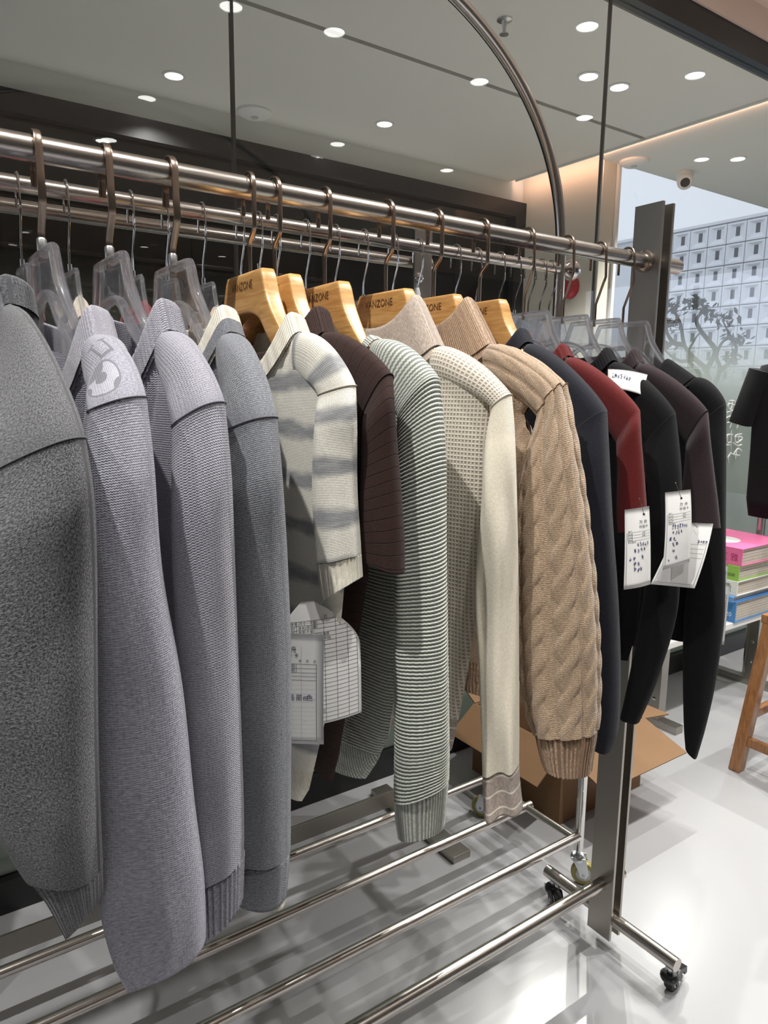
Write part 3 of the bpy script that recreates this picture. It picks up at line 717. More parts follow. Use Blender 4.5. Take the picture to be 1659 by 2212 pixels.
def sleeve_part(F, t, mat, ctrl, phi=35, b=0.026, cuff=0.06, cuff_mat=None, rib=0.005, ribd=0.0009, nring=110, nseg=64, seed=0, disp=None, dome=0.035, dx=0.0, fold=0.05, seam=None, expo=0.8, cuff_name='cuff', bend=0.003, cuff_scale=1.0, shift=0.008, yplane=None, yoke=None, yoke_mat=None):
    C4 = catmull(ctrl, nring)
    def nd_of(a): a = math.radians(a); return np.array([-math.cos(a), -math.sin(a), 0])
    ndir = nd_of(phi); mdir = np.array([math.sin(math.radians(phi)), -math.cos(math.radians(phi)), 0]); phi0 = max(12, phi - 22)
    rs = random.Random(seed + 77); p0, p1, p2 = [rs.uniform(0, 6.28) for _ in range(3)]
    rings = []
    for xl, yl, xr, yr in C4:
        kk = len(rings) / nring; ndir = nd_of(phi0 + (phi - phi0) * sstep(0, .4, kk)); sh_ = shift * sstep(0, .2, kk) - .004 * (1 - sstep(0, .15, kk))
        c = (F.pt((xl + xr) / 2, (yl + yr) / 2) if yplane is None else U((xl + xr) / 2, (yl + yr) / 2, 1, yplane)) + ndir * sh_
        c = uplane((xl + xr) / 2, (yl + yr) / 2, c, ndir)
        pl = uplane(xl, yl, c, ndir); pr = uplane(xr, yr, c, ndir); rings.append(((pl + pr) / 2, (pr - pl) / 2))
    L = [0]
    for i in range(1, nring): L.append(L[-1] + np.linalg.norm(rings[i][0] - rings[i - 1][0]))
    # shoulder yoke: from a small ring on the shoulder line down to the seam ring
    c0, a0 = rings[0]; dm = []; nd_ = 0
    if yoke is not None:
        nd_ = 22; d1, z1, hz, yb = yoke
        c1 = F.P(d1, z1 - hz, 0); a1 = np.array([0, 0, hz]); la0 = np.linalg.norm(a0); ylen = np.linalg.norm(c1 - c0)
        for i in range(nd_):
            g = i / nd_; e = g * g * (3 - 2 * g); ge = .35 * g + .65 * e
            a_ = a1 * (1 - e) + a0 * e; a_ = a_ / np.linalg.norm(a_) * (hz + (la0 - hz) * e)
            c_ = c1 * (1 - ge) + c0 * ge + np.array([0, 0, .010 * math.sin(PI * g)])
            dm.append((c_, a_, (yb + (.7 * b - yb) * e) / (.7 * b), -ylen * (1 - g)))
    rows = [(c, a, k, v) for c, a, k, v in dm] + [(c, a, 1.0, L[i]) for i, (c, a) in enumerate(rings)]
    total = L[-1]
    amean = np.mean([np.linalg.norm(a) for _, a in rings]); per = PI * (3 * (amean + b) - math.sqrt((3 * amean + b) * (amean + 3 * b)))
    nrib = max(8, int(per / rib))
    def ringpts(c, a, k, v, is_cuff, inner=0.0):
        out = []; uvs = []
        al = np.linalg.norm(a); am = a / al if al > 1e-6 else mdir
        hv = np.array([am[1], -am[0], 0.0]); hl = np.linalg.norm(hv); ndir = (hv / hl if hl > .25 else F.n)
        if np.dot(ndir, F.n) < 0: ndir = -ndir
        if hl < .6: ndir = ndir * max(0, (hl - .25) / .35) + F.n * (1 - max(0, (hl - .25) / .35)); ndir /= np.linalg.norm(ndir)
        bb = b * k * (1.0 if not is_cuff else .85) * (.7 + .3 * sstep(-.01, .16, v))
        grow = sstep(0.0, 0.2, v)
        for j in range(nseg):
            g = 2 * PI * j / nseg; cs, sn = math.cos(g), math.sin(g)
            ce = math.copysign(abs(cs) ** expo, cs); se = math.copysign(abs(sn) ** expo, sn)
            fo = fold * grow * (math.sin(3 * g + 9 * v + p0) * .5 + math.sin(5 * g - 14 * v + p1) * .3 + math.sin(2 * g + 26 * v + p2) * .3) * abs(sn)
            u = g / (2 * PI) * per
            aa = al * (cuff_scale if is_cuff else 1) - inner; b2 = max(.002, bb * (1 + fo * 1.8) - inner)
            dd = 0.0
            if is_cuff: dd = ribd * math.cos(nrib * g)
            elif disp: dd = disp(u, v, per) * (1.0 if v >= 0 else .4)
            nn = am * (cs / max(al, .01)) + ndir * (sn / max(b, .01)); nn /= np.linalg.norm(nn)
            pz = c + am * ce * aa + ndir * (se * b2 + bend * math.sin(11 * v + p0) * grow) + nn * dd
            out.append(pz); uvs.append((u, -v))
        return out, uvs
    def skin(name, rows_, mt, is_cuff, close_end):
        V = []; UV = []; f = []
        rws = [(c, a, k, v, 0.0) for c, a, k, v in rows_]
        if close_end:
            c, a, k, v = rows_[-1]; back = rows_[max(0, len(rows_) - 3)]
            rws += [(c, a, k, v + .001, .0025), (back[0], back[1], back[2], back[3], .004)]
        for c, a, k, v, inn in rws:
            P, q = ringpts(c, a, k, v, is_cuff, inn); V += P; UV += q
        for i in range(len(rws) - 1):
            for j in range(nseg):
                l = (j + 1) % nseg; f.append((i * nseg + j, i * nseg + l, (i + 1) * nseg + l, (i + 1) * nseg + j))
        f.append(tuple(range(nseg))[::-1])
        if close_end: f.append(tuple((len(rws) - 1) * nseg + j for j in range(nseg)))
        o = mesh_obj(name, V, f, mt, t, uv=UV)
        bm = bmesh.new(); bm.from_mesh(o.data); bmesh.ops.recalc_face_normals(bm, faces=bm.faces); bm.to_mesh(o.data); bm.free()
        return o
    if cuff > 0:
        cut = next(i for i, r in enumerate(rows) if r[3] >= total - cuff)
        s = skin('sleeve', rows[nd_:cut + 1], mat, False, False)
        cr = rows[cut:]
        cf = skin(cuff_name, cr, cuff_mat or mat, True, True); cf.parent = s
    else:
        s = skin('sleeve', rows[nd_:], mat, False, True)
    if nd_: skin('shoulder', rows[:nd_ + 1], yoke_mat or mat, False, False)
    if seam:
        c, a, k, v = rows[nd_]
        P, _ = ringpts(c, a * 1.0, 1.0, 0.0, False, -0.0006)
        sm = MB().tube(P, 0.0006, 6, closed=True).build('seam', seam, s, True)
    return s, rows

DEF_EDGE = [(-.235, 1.15), (-.225, 1.0), (-.215, .86), (-.20, .80)]
# ---- cloth
def stripes(m, u, v, uv, col):
    n = m.noise(uv, 26, 3, 0.6, (0.6, 1, 1))
    vv = m.math('ADD', m.math('MULTIPLY', v, 1 / 0.056), m.math('MULTIPLY', m.math('SUBTRACT', n, 0.5), 0.35))
    tri = m.math('ABSOLUTE', m.math('SUBTRACT', m.math('FRACT', vv), 0.5))
    k = m.ramp(tri, [(0.10, 1.0), (0.24, 0.0)])
    streak = m.noise(uv, 160, 2, 0.6, (0.25, 1, 1))
    f = m.math('MULTIPLY', k, m.math('ADD', m.math('MULTIPLY', streak, 0.9), 0.5))
    return m.mix(f, col, srgb(140, 142, 144))
BALL = {}
def ball_motif(m, u, v, uv, col):
    def circ(cu, cv, r):
        a = m.math('SUBTRACT', u, cu); b = m.math('SUBTRACT', v, cv)
        return m.math('LESS_THAN', m.math('ADD', m.math('MULTIPLY', a, a), m.math('MULTIPLY', b, b)), r * r)
    def rect(u0, u1, v0, v1):
        return m.math('MULTIPLY', m.math('MULTIPLY', m.math('GREATER_THAN', u, u0), m.math('LESS_THAN', u, u1)), m.math('MULTIPLY', m.math('GREATER_THAN', v, v0), m.math('LESS_THAN', v, v1)))
    (bu, bv), (lu, lv) = BALL['c'], BALL['l']; q = BALL.get('s', 1.0)
    disc = circ(bu, bv, 0.024); pent = circ(bu + .0015, bv + .003, 0.0072)
    ring = m.math('SUBTRACT', disc, circ(bu, bv, 0.0212))
    low = m.math('MULTIPLY', disc, circ(bu + .009, bv + .023, 0.0155)); lf = m.math('MULTIPLY', disc, circ(bu + .024, bv - .006, 0.010)); rt = m.math('MULTIPLY', disc, circ(bu - .02, bv - .016, 0.010))
    dark = m.math('MAXIMUM', m.math('MAXIMUM', pent, ring), m.math('MAXIMUM', low, m.math('MAXIMUM', lf, rt)))
    lt = m.math('MAXIMUM', m.math('MAXIMUM', rect(lu - .012, lu - .008, lv - .011, lv + .011), rect(lu + .008, lu + .012, lv - .011, lv + .011)), rect(lu - .012, lu + .012, lv - .012, lv - .008))
    lt = m.math('MAXIMUM', lt, m.math('MAXIMUM', rect(lu - .016, lu - .004, lv + .009, lv + .012), rect(lu + .004, lu + .016, lv + .009, lv + .012)))
    col = m.mix(m.math('MULTIPLY', disc, .6), col, srgb(186, 186, 196)); return m.mix(m.math('MULTIPLY', m.math('MAXIMUM', dark, lt), .75), col, srgb(92, 92, 100))
Xs = dict(G1=.092, G2=.1575, G3=.230, G4=.305, G5=.407, G6=.443, G7=.5195, G8=.624, G9=.715, G10=.810, G11=.914, G12=1.0125, G13=1.100, G14=1.182)
SH = dict(G1=(138, 805), G2=(300, 836), G3=(473, 835), G4=(583, 835), G5=(763, 822), G6=(838, 792), G7=(928, 790), G8=(1100, 840), G9=(1207, 812), G10=(1302, 856), G11=(1372, 870), G12=(1452, 872), G13=(1522, 862), G14=(1564, 852))
NK = dict(G1=(20, 655), G2=(212, 722), G3=(365, 712), G4=(497, 716), G5=(645, 716), G6=(702, 716), G7=(815, 732), G8=(945, 745), G9=(1060, 742), G10=(1140, 738), G11=(1228, 768), G12=(1325, 778), G13=(1383, 782), G14=(1500, 815))
FR = {}; HF = {}
for k in Xs:
    gxo = dict(G1=.016, G2=.016, G3=.016, G4=.012).get(k, .004)
    best = min(((abs(Frame(Xs[k] + gxo, YR, ps).px(*SH[k])[0] + 0.262), ps) for ps in np.arange(-3, 12.1, .5)))
    FR[k] = Frame(Xs[k] + gxo, YR, best[1]); HF[k] = Frame(Xs[k], YR, 0 if gxo > .01 else best[1])
K = {}
K['char'] = knit('charcoal_marl_knit', srgb(20, 21, 24), srgb(140, 142, 147), 'none', .0032, .8, 620, (1, .8, 1), (.38, .74), fuzz=.9, sheen=.3)
K['char_rib'] = knit('charcoal_rib', srgb(44, 46, 50), srgb(120, 122, 126), 'rib', .005, .6, 620, (1, .7, 1), (.36, .68), fuzz=.7)
K['lilac'] = knit('lilac_grey_knit', srgb(113, 113, 122), srgb(178, 178, 191), 'jersey', .0026, .5, 520, (.5, 1.0, 1), (.3, .7), fuzz=.5)
K['lilac2'] = knit('mauve_grey_knit', srgb(113, 112, 120), srgb(176, 174, 186), 'jersey', .003, .6, 560, (1, 1, 1), (.3, .7), fuzz=.4)
K['lilac_rib'] = knit('lilac_grey_rib', srgb(118, 116, 124), srgb(180, 178, 190), 'rib', .0036, .4, 520, (1, 1, 1), (.3, .7))
K['grey'] = knit('slate_grey_knit', srgb(78, 81, 87), srgb(138, 141, 148), 'jersey', .0024, .5, 640, (.5, 1, 1), (.3, .7))
K['cream_rib'] = knit('cream_rib', srgb(206, 200, 182), srgb(232, 228, 212), 'rib', .0034, .5, 300, contrast=(.3, .7))
K['stripe'] = knit('cream_grey_striped_knit', srgb(212, 208, 194), srgb(236, 233, 222), 'jersey', .0022, .35, 420, (1, 1, 1), (.3, .7), extra=stripes, rough=.7)
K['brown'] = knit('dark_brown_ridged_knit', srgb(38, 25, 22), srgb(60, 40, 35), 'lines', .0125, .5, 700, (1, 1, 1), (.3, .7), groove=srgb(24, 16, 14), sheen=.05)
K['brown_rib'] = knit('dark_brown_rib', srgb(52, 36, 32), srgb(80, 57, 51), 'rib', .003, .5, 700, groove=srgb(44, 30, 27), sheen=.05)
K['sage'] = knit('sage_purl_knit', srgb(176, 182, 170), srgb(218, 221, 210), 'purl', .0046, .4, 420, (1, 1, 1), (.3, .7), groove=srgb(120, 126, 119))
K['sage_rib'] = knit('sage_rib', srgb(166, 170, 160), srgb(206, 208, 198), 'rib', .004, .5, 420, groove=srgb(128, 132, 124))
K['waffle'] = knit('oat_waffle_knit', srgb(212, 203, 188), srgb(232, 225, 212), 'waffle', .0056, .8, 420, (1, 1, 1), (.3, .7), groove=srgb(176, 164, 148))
K['cream'] = knit('cream_fine_knit', srgb(214, 205, 184), srgb(234, 227, 208), 'jersey', .002, .3, 300, (1, 1, 1), (.3, .7), sheen=.4)
K['taupe'] = knit('taupe_rib', srgb(150, 136, 124), srgb(190, 176, 163), 'rib', .003, .4, 420)
def cuff_lines(m, u, v, uv, col):
    f = m.math('FRACT', m.math('MULTIPLY', v, 1 / 0.021)); return m.mix(m.math('LESS_THAN', f, .12), col, srgb(216, 208, 196))
K['taupe_line'] = knit('taupe_knit_with_cream_lines', srgb(150, 137, 127), srgb(178, 165, 154), 'jersey', .002, .3, 420, extra=cuff_lines)
K['tan'] = knit('tan_wool', srgb(132, 108, 84), srgb(194, 170, 142), 'jersey', .0030, .45, 560, (1, .8, 1), (.3, .72), fuzz=1.2, sheen=.4)
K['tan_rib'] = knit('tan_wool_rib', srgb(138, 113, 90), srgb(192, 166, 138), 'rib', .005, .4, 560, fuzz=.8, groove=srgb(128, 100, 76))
K['navy'] = knit('navy_knit', srgb(9, 11, 21), srgb(20, 24, 38), 'jersey', .0024, .4, 600, (1, 1, 1), (.3, .7), sheen=.12)
K['red'] = knit('dark_red_knit', srgb(80, 16, 16), srgb(106, 26, 25), 'jersey', .0022, .35, 500, (1, 1, 1), (.3, .7), sheen=.1)
K['black'] = knit('black_knit', srgb(11, 11, 13), srgb(20, 20, 23), 'jersey', .0022, .3, 500, (1, 1, 1), (.3, .7), sheen=.04)
K['plum'] = knit('plum_brown_knit', srgb(33, 22, 25), srgb(52, 37, 41), 'jersey', .0022, .35, 500, (1, 1, 1), (.3, .7), sheen=.12)
K['seam_dark'] = plain('dark_seam_thread', srgb(104, 104, 112), 0.9)
K['seam_brown'] = plain('brown_seam_thread', srgb(130, 100, 74), 0.9)
K['seam_cream'] = plain('cream_seam_thread', srgb(200, 194, 178), 0.9)
K['seam_black'] = plain('black_seam_thread', srgb(14, 12, 14), 0.9)

def purl_disp(u, v, per=None): return -0.0009 * math.sin(2 * PI * v / 0.0046)
def cable_disp(u, v, per):
    """rope cables in vertical columns, a groove either side"""
    W = per / 8.0; x = (u % W) - W / 2
    h = 0.0
    a = 2 * PI * v / 0.078 + (0.9 if int(u / W) % 2 else 0)
    for k in (0, 1):
        c = 0.0058 * math.sin(a + k * PI); z = 0.5 + 0.5 * math.cos(a + k * PI)
        r = 0.0068; e = abs(x - c) / r
        if e < 1: h = max(h, math.sqrt(1 - e * e) * (0.0014 + 0.0026 * z))
    g = abs(abs(x) - 0.0138) / 0.0022
    if g < 1: h -= 0.0026 * (1 - g * g)
    return h
def cable_body(d, v): return cable_disp(d + .5, v, .27)

def garment(key, name, label, cat, mat, sleeve, collar, cuffm=None, cuff=.06, phi=35, b=.026, edge=None, edge_px=None, group=None, seam=None, sleeve_mat=None, T=.024, dip=.07, hem_h=.05, hem_mat=None, bodykw={}, slkw={}, psi=None):
    F = FR[key]; i = int(key[1:])
    t = thing(name, label, cat, group)
    dsh, zs = F.px(*SH[key]); dn, zn = F.px(*NK[key])
    ed = edge or [(dsh + .045, zs - .02), (dsh + .06, zs - .05), (dsh + (.08 if i < 9 else .055 if i > 9 else .03), zs - .1), (-.18 if i < 9 else -.21 if i > 9 else -.225, 1.05), (-.175 if i < 9 else -.205, .86), (-.16 if i < 9 else -.19, .80)]
    if edge_px: ed = [F.px(x, y) for x, y in edge_px]
    nd = -dn
    kw = dict(nd=nd, zn=zn, ds=dsh + .035, zs=zs + .004, edge=ed, T=T, dip=dip, hem_h=hem_h, hem_mat=hem_mat or mat, seed=i, tb=.0364); kw.update(bodykw)
    body_part(F, t, mat, **kw)
    ck = dict(h=.024, dip=dip, tb=.0362, lean=.13); ck.update(collar); cm = ck.pop('mat', mat)
    collar_part(F, t, cm, nd, zn, **ck)
    sk = dict(phi=phi, b=b, cuff=cuff, cuff_mat=cuffm or mat, seed=i, seam=seam, yoke_mat=mat)
    fr_ = .06; hz_ = .026; dy = -(nd + (-dsh - nd) * fr_); zy = zn + (zs - zn) * fr_ ** 1.12
    sk['yoke'] = (dy, zy, hz_, T * .8); sk.update(slkw)
    sleeve_part(F, t, sleeve_mat or mat, sleeve, **sk)
    return t
G = {}
G['G1'] = garment('G1', 'sweater', 'charcoal marled sweater cut off by the left edge of the photo', 'sweater', K['char'],
    [(-60, 1060, 172, 945), (-70, 1170, 190, 1070), (-60, 1320, 200, 1260), (-50, 1460, 205, 1450), (-30, 1600, 208, 1620), (-5, 1725, 211, 1760), (50, 1830, 213, 1860), (115, 1915, 213, 1925), (160, 2000, 212, 1950)],
    dict(h=.03, mat=K['char_rib']), K['char_rib'], .055, 50, .028, edge=[(-.2, 1.24), (-.12, 1.16), (-.1, 1.0), (-.1, .70)], seam=K['char_rib'], T=.02, hem_h=.0, slkw=dict(yplane=.615))
G['G2'] = garment('G2', 'sweater', 'lilac grey crew-neck sweater with a football motif knitted on its shoulder', 'sweater', K['lilac'],
    [(205, 892, 303, 856), (197, 1020, 322, 1000), (199, 1250, 345, 1230), (202, 1500, 388, 1480), (208, 1750, 414, 1730), (216, 1930, 436, 1890), (245, 2050, 442, 1980), (278, 2113, 443, 2035)],
    dict(h=.03, mat=K['lilac_rib'], rib=.0036, dip=.1), None, 0.0, 55, .026, sleeve_mat=K['lilac'], seam=K['seam_dark'], dip=.1, slkw=dict(yplane=.615))
# football and letter knitted into the shoulder of the lilac sweater: find where they sit on the yoke
yk = [c for c in G['G2'].children if c.name.startswith('shoulder')][0]; yuv = yk.data.uv_layers[0].data
def yoke_uv(px, py):
    best = None
    for pl in yk.data.polygons:
        c = np.array(pl.center[:]); nn = np.array(pl.normal[:])
        if np.dot(nn, CAM - c) < 0: continue
        q = ROT @ (c - CAM); e = math.hypot(q[0] / q[2] * FPX + CX - px, q[1] / q[2] * FPX + CY - py)
        if best is None or e < best[0]: best = (e, tuple(np.mean([yuv[l].uv[:] for l in pl.loop_indices], axis=0)))
    return best[1]
BALL['c'] = yoke_uv(222, 818); BALL['l'] = yoke_uv(218, 752)
K['lilac_ball'] = knit('lilac_grey_knit_with_motif', srgb(113, 113, 122), srgb(178, 178, 191), 'jersey', .0026, .5, 520, (.5, 1.0, 1), (.3, .7), fuzz=.5, extra=ball_motif)
yk.data.materials[0] = K['lilac_ball']
G['G3'] = garment('G3', 'sweater', 'mauve grey sweater with a thick ribbed collar, beside the football sweater', 'sweater', K['lilac2'],
    [(385, 925, 475, 868), (383, 1080, 491, 1030), (383, 1280, 502, 1230), (390, 1450, 509, 1430), (405, 1620, 516, 1600), (425, 1780, 522, 1760), (443, 1895, 523, 1855), (452, 2012, 521, 1950)],
    dict(h=.034, mat=K['lilac2'], rib=.0085, ribd=.0022, dip=.09), K['lilac2'], .062, 50, .026, seam=K['seam_dark'], dip=.09, slkw=dict(rib=.007, ribd=.0018, nseg=150, yplane=.625))
G['G4'] = garment('G4', 'sweater', 'slate grey sweater with a cream-edged collar and cream lining at the cuff', 'sweater', K['grey'],
    [(497, 938, 585, 900), (491, 1050, 594, 1010), (498, 1200, 605, 1200), (508, 1400, 616, 1400), (515, 1600, 621, 1600), (521, 1760, 621, 1760), (524, 1850, 620, 1865), (526, 1925, 612, 1948)],
    dict(h=.03, mat=K['grey'], edge_mat=K['cream_rib'], rib=.004, dip=.08), K['grey'], .05, 32, .026, seam=K['seam_dark'], dip=.08, slkw=dict(rib=.003, ribd=.0005, nseg=120, yplane=.64))
# cream lining peeking from the cuff of the slate sweater
F = FR['G4']; s4 = [c for c in G['G4'].children if c.name.startswith('sleeve')][0]
ls, _ = sleeve_part(F, s4, K['cream_rib'], [(535, 1850, 612, 1868), (532, 1915, 612, 1940), (528, 1930, 612, 1961)], phi=32, b=.015, cuff=0, nring=14, dome=.001, fold=.3, yplane=.64); ls.name = 'lining'
G['G5'] = garment('G5', 'short_sleeved_top', 'cream and grey striped short-sleeved knit top on the first wooden hanger', 'knit top', K['stripe'],
    [(692, 855, 764, 832), (681, 950, 769, 940), (678, 1060, 771, 1060), (684, 1160, 776, 1150), (690, 1235, 779, 1215), (699, 1296, 780, 1248)],
    dict(h=.024, mat=K['cream_rib'], rib=.0036, dip=.075), K['cream_rib'], .035, 35, .016, edge_px=[(742, 1000), (745, 1255), (738, 1330), (716, 1500), (690, 1610), (668, 1705), (652, 1731)], hem_h=.05, hem_mat=K['cream_rib'], seam=K['seam_cream'], dip=.075, T=.016, slkw=dict(fold=.25))
G['G6'] = garment('G6', 'short_sleeved_top', 'dark brown ridged short-sleeved top on the second wooden hanger', 'knit top', K['brown'],
    [(790, 910, 842, 808), (784, 1000, 855, 960), (780, 1100, 864, 1080), (780, 1175, 869, 1180), (785, 1205, 870, 1238)],
    dict(h=.032, mat=K['brown_rib'], dip=.05), K['brown'], 0.0, 30, .018, edge_px=[(800, 1000), (795, 1250), (770, 1400), (746, 1550), (730, 1640), (716, 1690)], hem_h=.0, seam=K['seam_black'], dip=.05, T=.016, slkw=dict(bend=.002))
G['G7'] = garment('G7', 'sweater', 'sage green purl-knit sweater on the third wooden hanger', 'sweater', K['sage'],
    [(868, 905, 942, 815), (862, 1010, 955, 960), (858, 1200, 962, 1180), (857, 1400, 966, 1400), (856, 1600, 968, 1600), (854, 1735, 966, 1700), (862, 1804, 958, 1788)],
    dict(h=.006, mat=K['sage_rib'], lean=.1), K['sage_rib'], .055, 38, .028, edge_px=[(880, 950), (868, 1200), (862, 1400), (852, 1500), (838, 1590), (812, 1650), (790, 1682)], hem_h=.045, hem_mat=K['sage_rib'], T=.022, dip=.06, bodykw=dict(nrow=330, ncol=44, disp=lambda d, v: -.0007 * math.sin(2 * PI * v / .0046)), slkw=dict(nring=420, disp=purl_disp, dome=.05, rib=.0045, nseg=110))
G['G8'] = garment('G8', 'sweater', 'oat waffle-knit sweater with tall taupe collar and cream sleeves', 'sweater', K['waffle'],
    [(1066, 885, 1102, 852), (1052, 950, 1110, 940), (1040, 1100, 1117, 1100), (1026, 1280, 1120, 1250), (1034, 1450, 1121, 1420), (1040, 1600, 1122, 1580), (1043, 1690, 1122, 1665), (1047, 1765, 1130, 1742)],
    dict(h=.072, mat=K['taupe'], rib=.003, ribd=.0003, dip=.035, lean=.42), K['taupe_line'], .062, 42, .022, sleeve_mat=K['cream'], edge_px=[(1062, 950), (1048, 1150), (1030, 1330), (1008, 1460), (986, 1575), (974, 1622)], hem_h=.05, hem_mat=K['taupe_line'], dip=.035, T=.026, seam=K['seam_cream'], slkw=dict(ribd=.0002, fold=.35, expo=.9))
G['G9'] = garment('G9', 'sweater', 'tan cable-knit wool sweater with a ribbed high collar', 'sweater', K['tan'],
    [(1172, 905, 1216, 832), (1140, 1000, 1240, 960), (1127, 1120, 1265, 1110), (1124, 1250, 1282, 1250), (1126, 1370, 1291, 1380), (1136, 1500, 1292, 1500), (1160, 1585, 1286, 1590), (1170, 1630, 1279, 1630), (1180, 1656, 1273, 1672)],
    dict(h=.07, mat=K['tan_rib'], rib=.0055, ribd=.0012, dip=.035, lean=.4), K['tan_rib'], .055, 22, .03, dip=.035, T=.028, seam=K['seam_brown'], bodykw=dict(nrow=240, ncol=150, disp=cable_body), slkw=dict(nring=330, nseg=230, disp=cable_disp, rib=.0055, ribd=.0013), hem_mat=K['tan_rib'])
G['G10'] = garment('G10', 'sweater', 'plain navy blue sweater between the tan cable sweater and the red top', 'sweater', K['navy'],
    [(1235, 940, 1308, 885), (1240, 1100, 1320, 1080), (1255, 1300, 1335, 1300), (1262, 1450, 1340, 1460), (1270, 1560, 1336, 1570), (1282, 1608, 1324, 1614)],
    dict(h=.022, dip=.05), None, 0.0, 30, .026, dip=.05)
G['G11'] = garment('G11', 'short_sleeved_top', 'dark red short-sleeved top on a clear hanger', 'knit top', K['red'],
    [(1334, 960, 1380, 885), (1332, 1050, 1390, 1000), (1331, 1110, 1396, 1080), (1333, 1150, 1400, 1136)],
    dict(h=.02, rib=.003, dip=.05), None, 0.0, 30, .018, dip=.05)
G['G12'] = garment('G12', 'sweater', 'black sweater with a paper note on its shoulder, beside the red top', 'sweater', K['black'],
    [(1395, 960, 1458, 892), (1400, 1060, 1472, 1030), (1400, 1200, 1470, 1200), (1380, 1350, 1462, 1330), (1355, 1480, 1420, 1470), (1340, 1548, 1383, 1556)],
    dict(h=.022, rib=.004, dip=.05), None, 0.0, 30, .022, dip=.05)
G['G13'] = garment('G13', 'short_sleeved_top', 'plum brown short-sleeved top between two black sweaters', 'knit top', K['plum'],
    [(1484, 960, 1528, 888), (1474, 1040, 1541, 1000), (1466, 1100, 1551, 1080), (1468, 1130, 1557, 1140)],
    dict(h=.024, rib=.004, dip=.05), None, 0.0, 30, .018, dip=.05, seam=K['seam_black'])
G['G14'] = garment('G14', 'sweater', 'black mock-neck sweater nearest the rack post', 'sweater', K['black'],
    [(1502, 930, 1567, 872), (1500, 1050, 1568, 1050), (1490, 1200, 1567, 1250), (1478, 1320, 1563, 1350), (1475, 1440, 1545, 1480), (1478, 1560, 1525, 1570), (1482, 1606, 1507, 1632)],
    dict(h=.034, dip=.04, rib=.004, lean=.35), None, 0.0, 25, .026, dip=.04)

# ---- hangers of the front rail
for k, lab in (('G5', 'wooden hanger holding the striped top'), ('G6', 'wooden hanger holding the dark brown top'), ('G7', 'wooden hanger holding the sage sweater'), ('G8', 'wooden hanger holding the oat waffle sweater'), ('G9', 'wooden hanger holding the tan cable sweater'), ('G10', 'wooden hanger holding the navy sweater')):
    wood_hanger(HF[k], {'G5': 1.400, 'G6': 1.397}.get(k, 1.395), lab)
for k, lab, st in (('G1', 'clear acrylic hanger at the left edge holding the charcoal sweater', 'flat'), ('G2', 'clear acrylic hanger holding the football sweater', 'flat'), ('G3', 'clear acrylic hanger holding the mauve grey sweater', 'flat'), ('G4', 'clear acrylic hanger holding the slate grey sweater', 'flat'),
                   ('G11', 'clear acrylic hanger holding the dark red top', 'long'), ('G12', 'clear acrylic hanger holding the black sweater with the note', 'long'), ('G13', 'clear acrylic hanger holding the plum top', 'long'), ('G14', 'clear acrylic hanger nearest the post, holding the mock-neck sweater', 'long')):
    clear_hanger(HF[k], 1.400 if st == 'flat' else 1.386, lab, st, ZR, 'clear hangers on the front rail', 0.95 if st == 'flat' else .95, .014 if st == 'flat' else .011, bow=-1.3 if st == 'flat' else 0)

# ---- chrome rail behind: clear hangers and folded-away garments
KB = {}
def plain_knit(n, c): return knit(n, tuple(x * .8 for x in c[:3]) + (1,), tuple(min(1, x * 1.15) for x in c[:3]) + (1,), 'jersey', .0026, .3, 400, contrast=(.3, .7))
KB['cream'] = plain_knit('back_cream_knit', srgb(214, 206, 190)); KB['red'] = plain_knit('back_red_knit', srgb(132, 24, 28)); KB['plum'] = plain_knit('back_plum_knit', srgb(56, 44, 46)); KB['rust'] = plain_knit('back_rust_knit', srgb(150, 66, 40)); KB['beige'] = plain_knit('back_beige_knit', srgb(206, 188, 164)); KB['teal'] = plain_knit('back_teal_knit', srgb(84, 104, 102)); KB['oat'] = plain_knit('back_oat_knit', srgb(168, 156, 144)); KB['dark'] = plain_knit('back_dark_knit', srgb(40, 38, 38)); KB['brown'] = plain_knit('back_brown_knit', srgb(92, 62, 46))
back = [(.187, 'red', 'first dark red'), (.254, 'cream', 'cream'), (.351, 'red', 'second dark red'), (.407, 'plum', 'plum brown'), (.47, 'beige', 'beige'), (.54, 'rust', 'rust'), (.61, 'teal', 'teal'), (.671, 'dark', 'charcoal'), (.735, 'oat', 'oatmeal'), (.80, 'brown', 'brown'), (.872, 'beige', 'second beige'), (1.038, 'dark', 'first black'), (1.098, 'plum', 'second plum'), (1.168, 'dark', 'second black'), (1.219, 'red', 'third dark red'), (1.264, 'dark', 'third black')]
hook_only = [(1.303,), (1.335,)]
for i, (x, c, nm) in enumerate(back):
    F = Frame(x, YC, 0); zt = 1.43
    clear_hanger(F, zt, 'clear hanger with thin chrome hook on the arch rack, holding the %s knit' % nm, 'wire', ZC, 'clear hangers on the arch rack', .76, .008, 1.0, .0126)
    t = thing('hung_knit', '%s knit hanging on the arch rack behind the front row' % nm, 'sweater', 'knits on the arch rack')
    body_part(F, t, KB[c], .065, 1.358, -.165, 1.30, [(-.16, 1.2), (-.15, 1.0), (-.14, .88)], T=.017, dip=.05, far=.16, nrow=40, ncol=30, seed=40 + i, fold=.002, tb=.02)
    collar_part(F, t, KB[c],   .065, 1.358, .03, .05, .022, rib=.004, ribd=.0004, n=110)
for i, x in enumerate((1.303, 1.335)):
    clear_hanger(Frame(x, YC, 0), 1.43, ['empty clear hanger second from the chrome ball', 'empty clear hanger next to the chrome ball'][i], 'wire', ZC, 'clear hangers on the arch rack', .76, .008, 1.0, .0126)
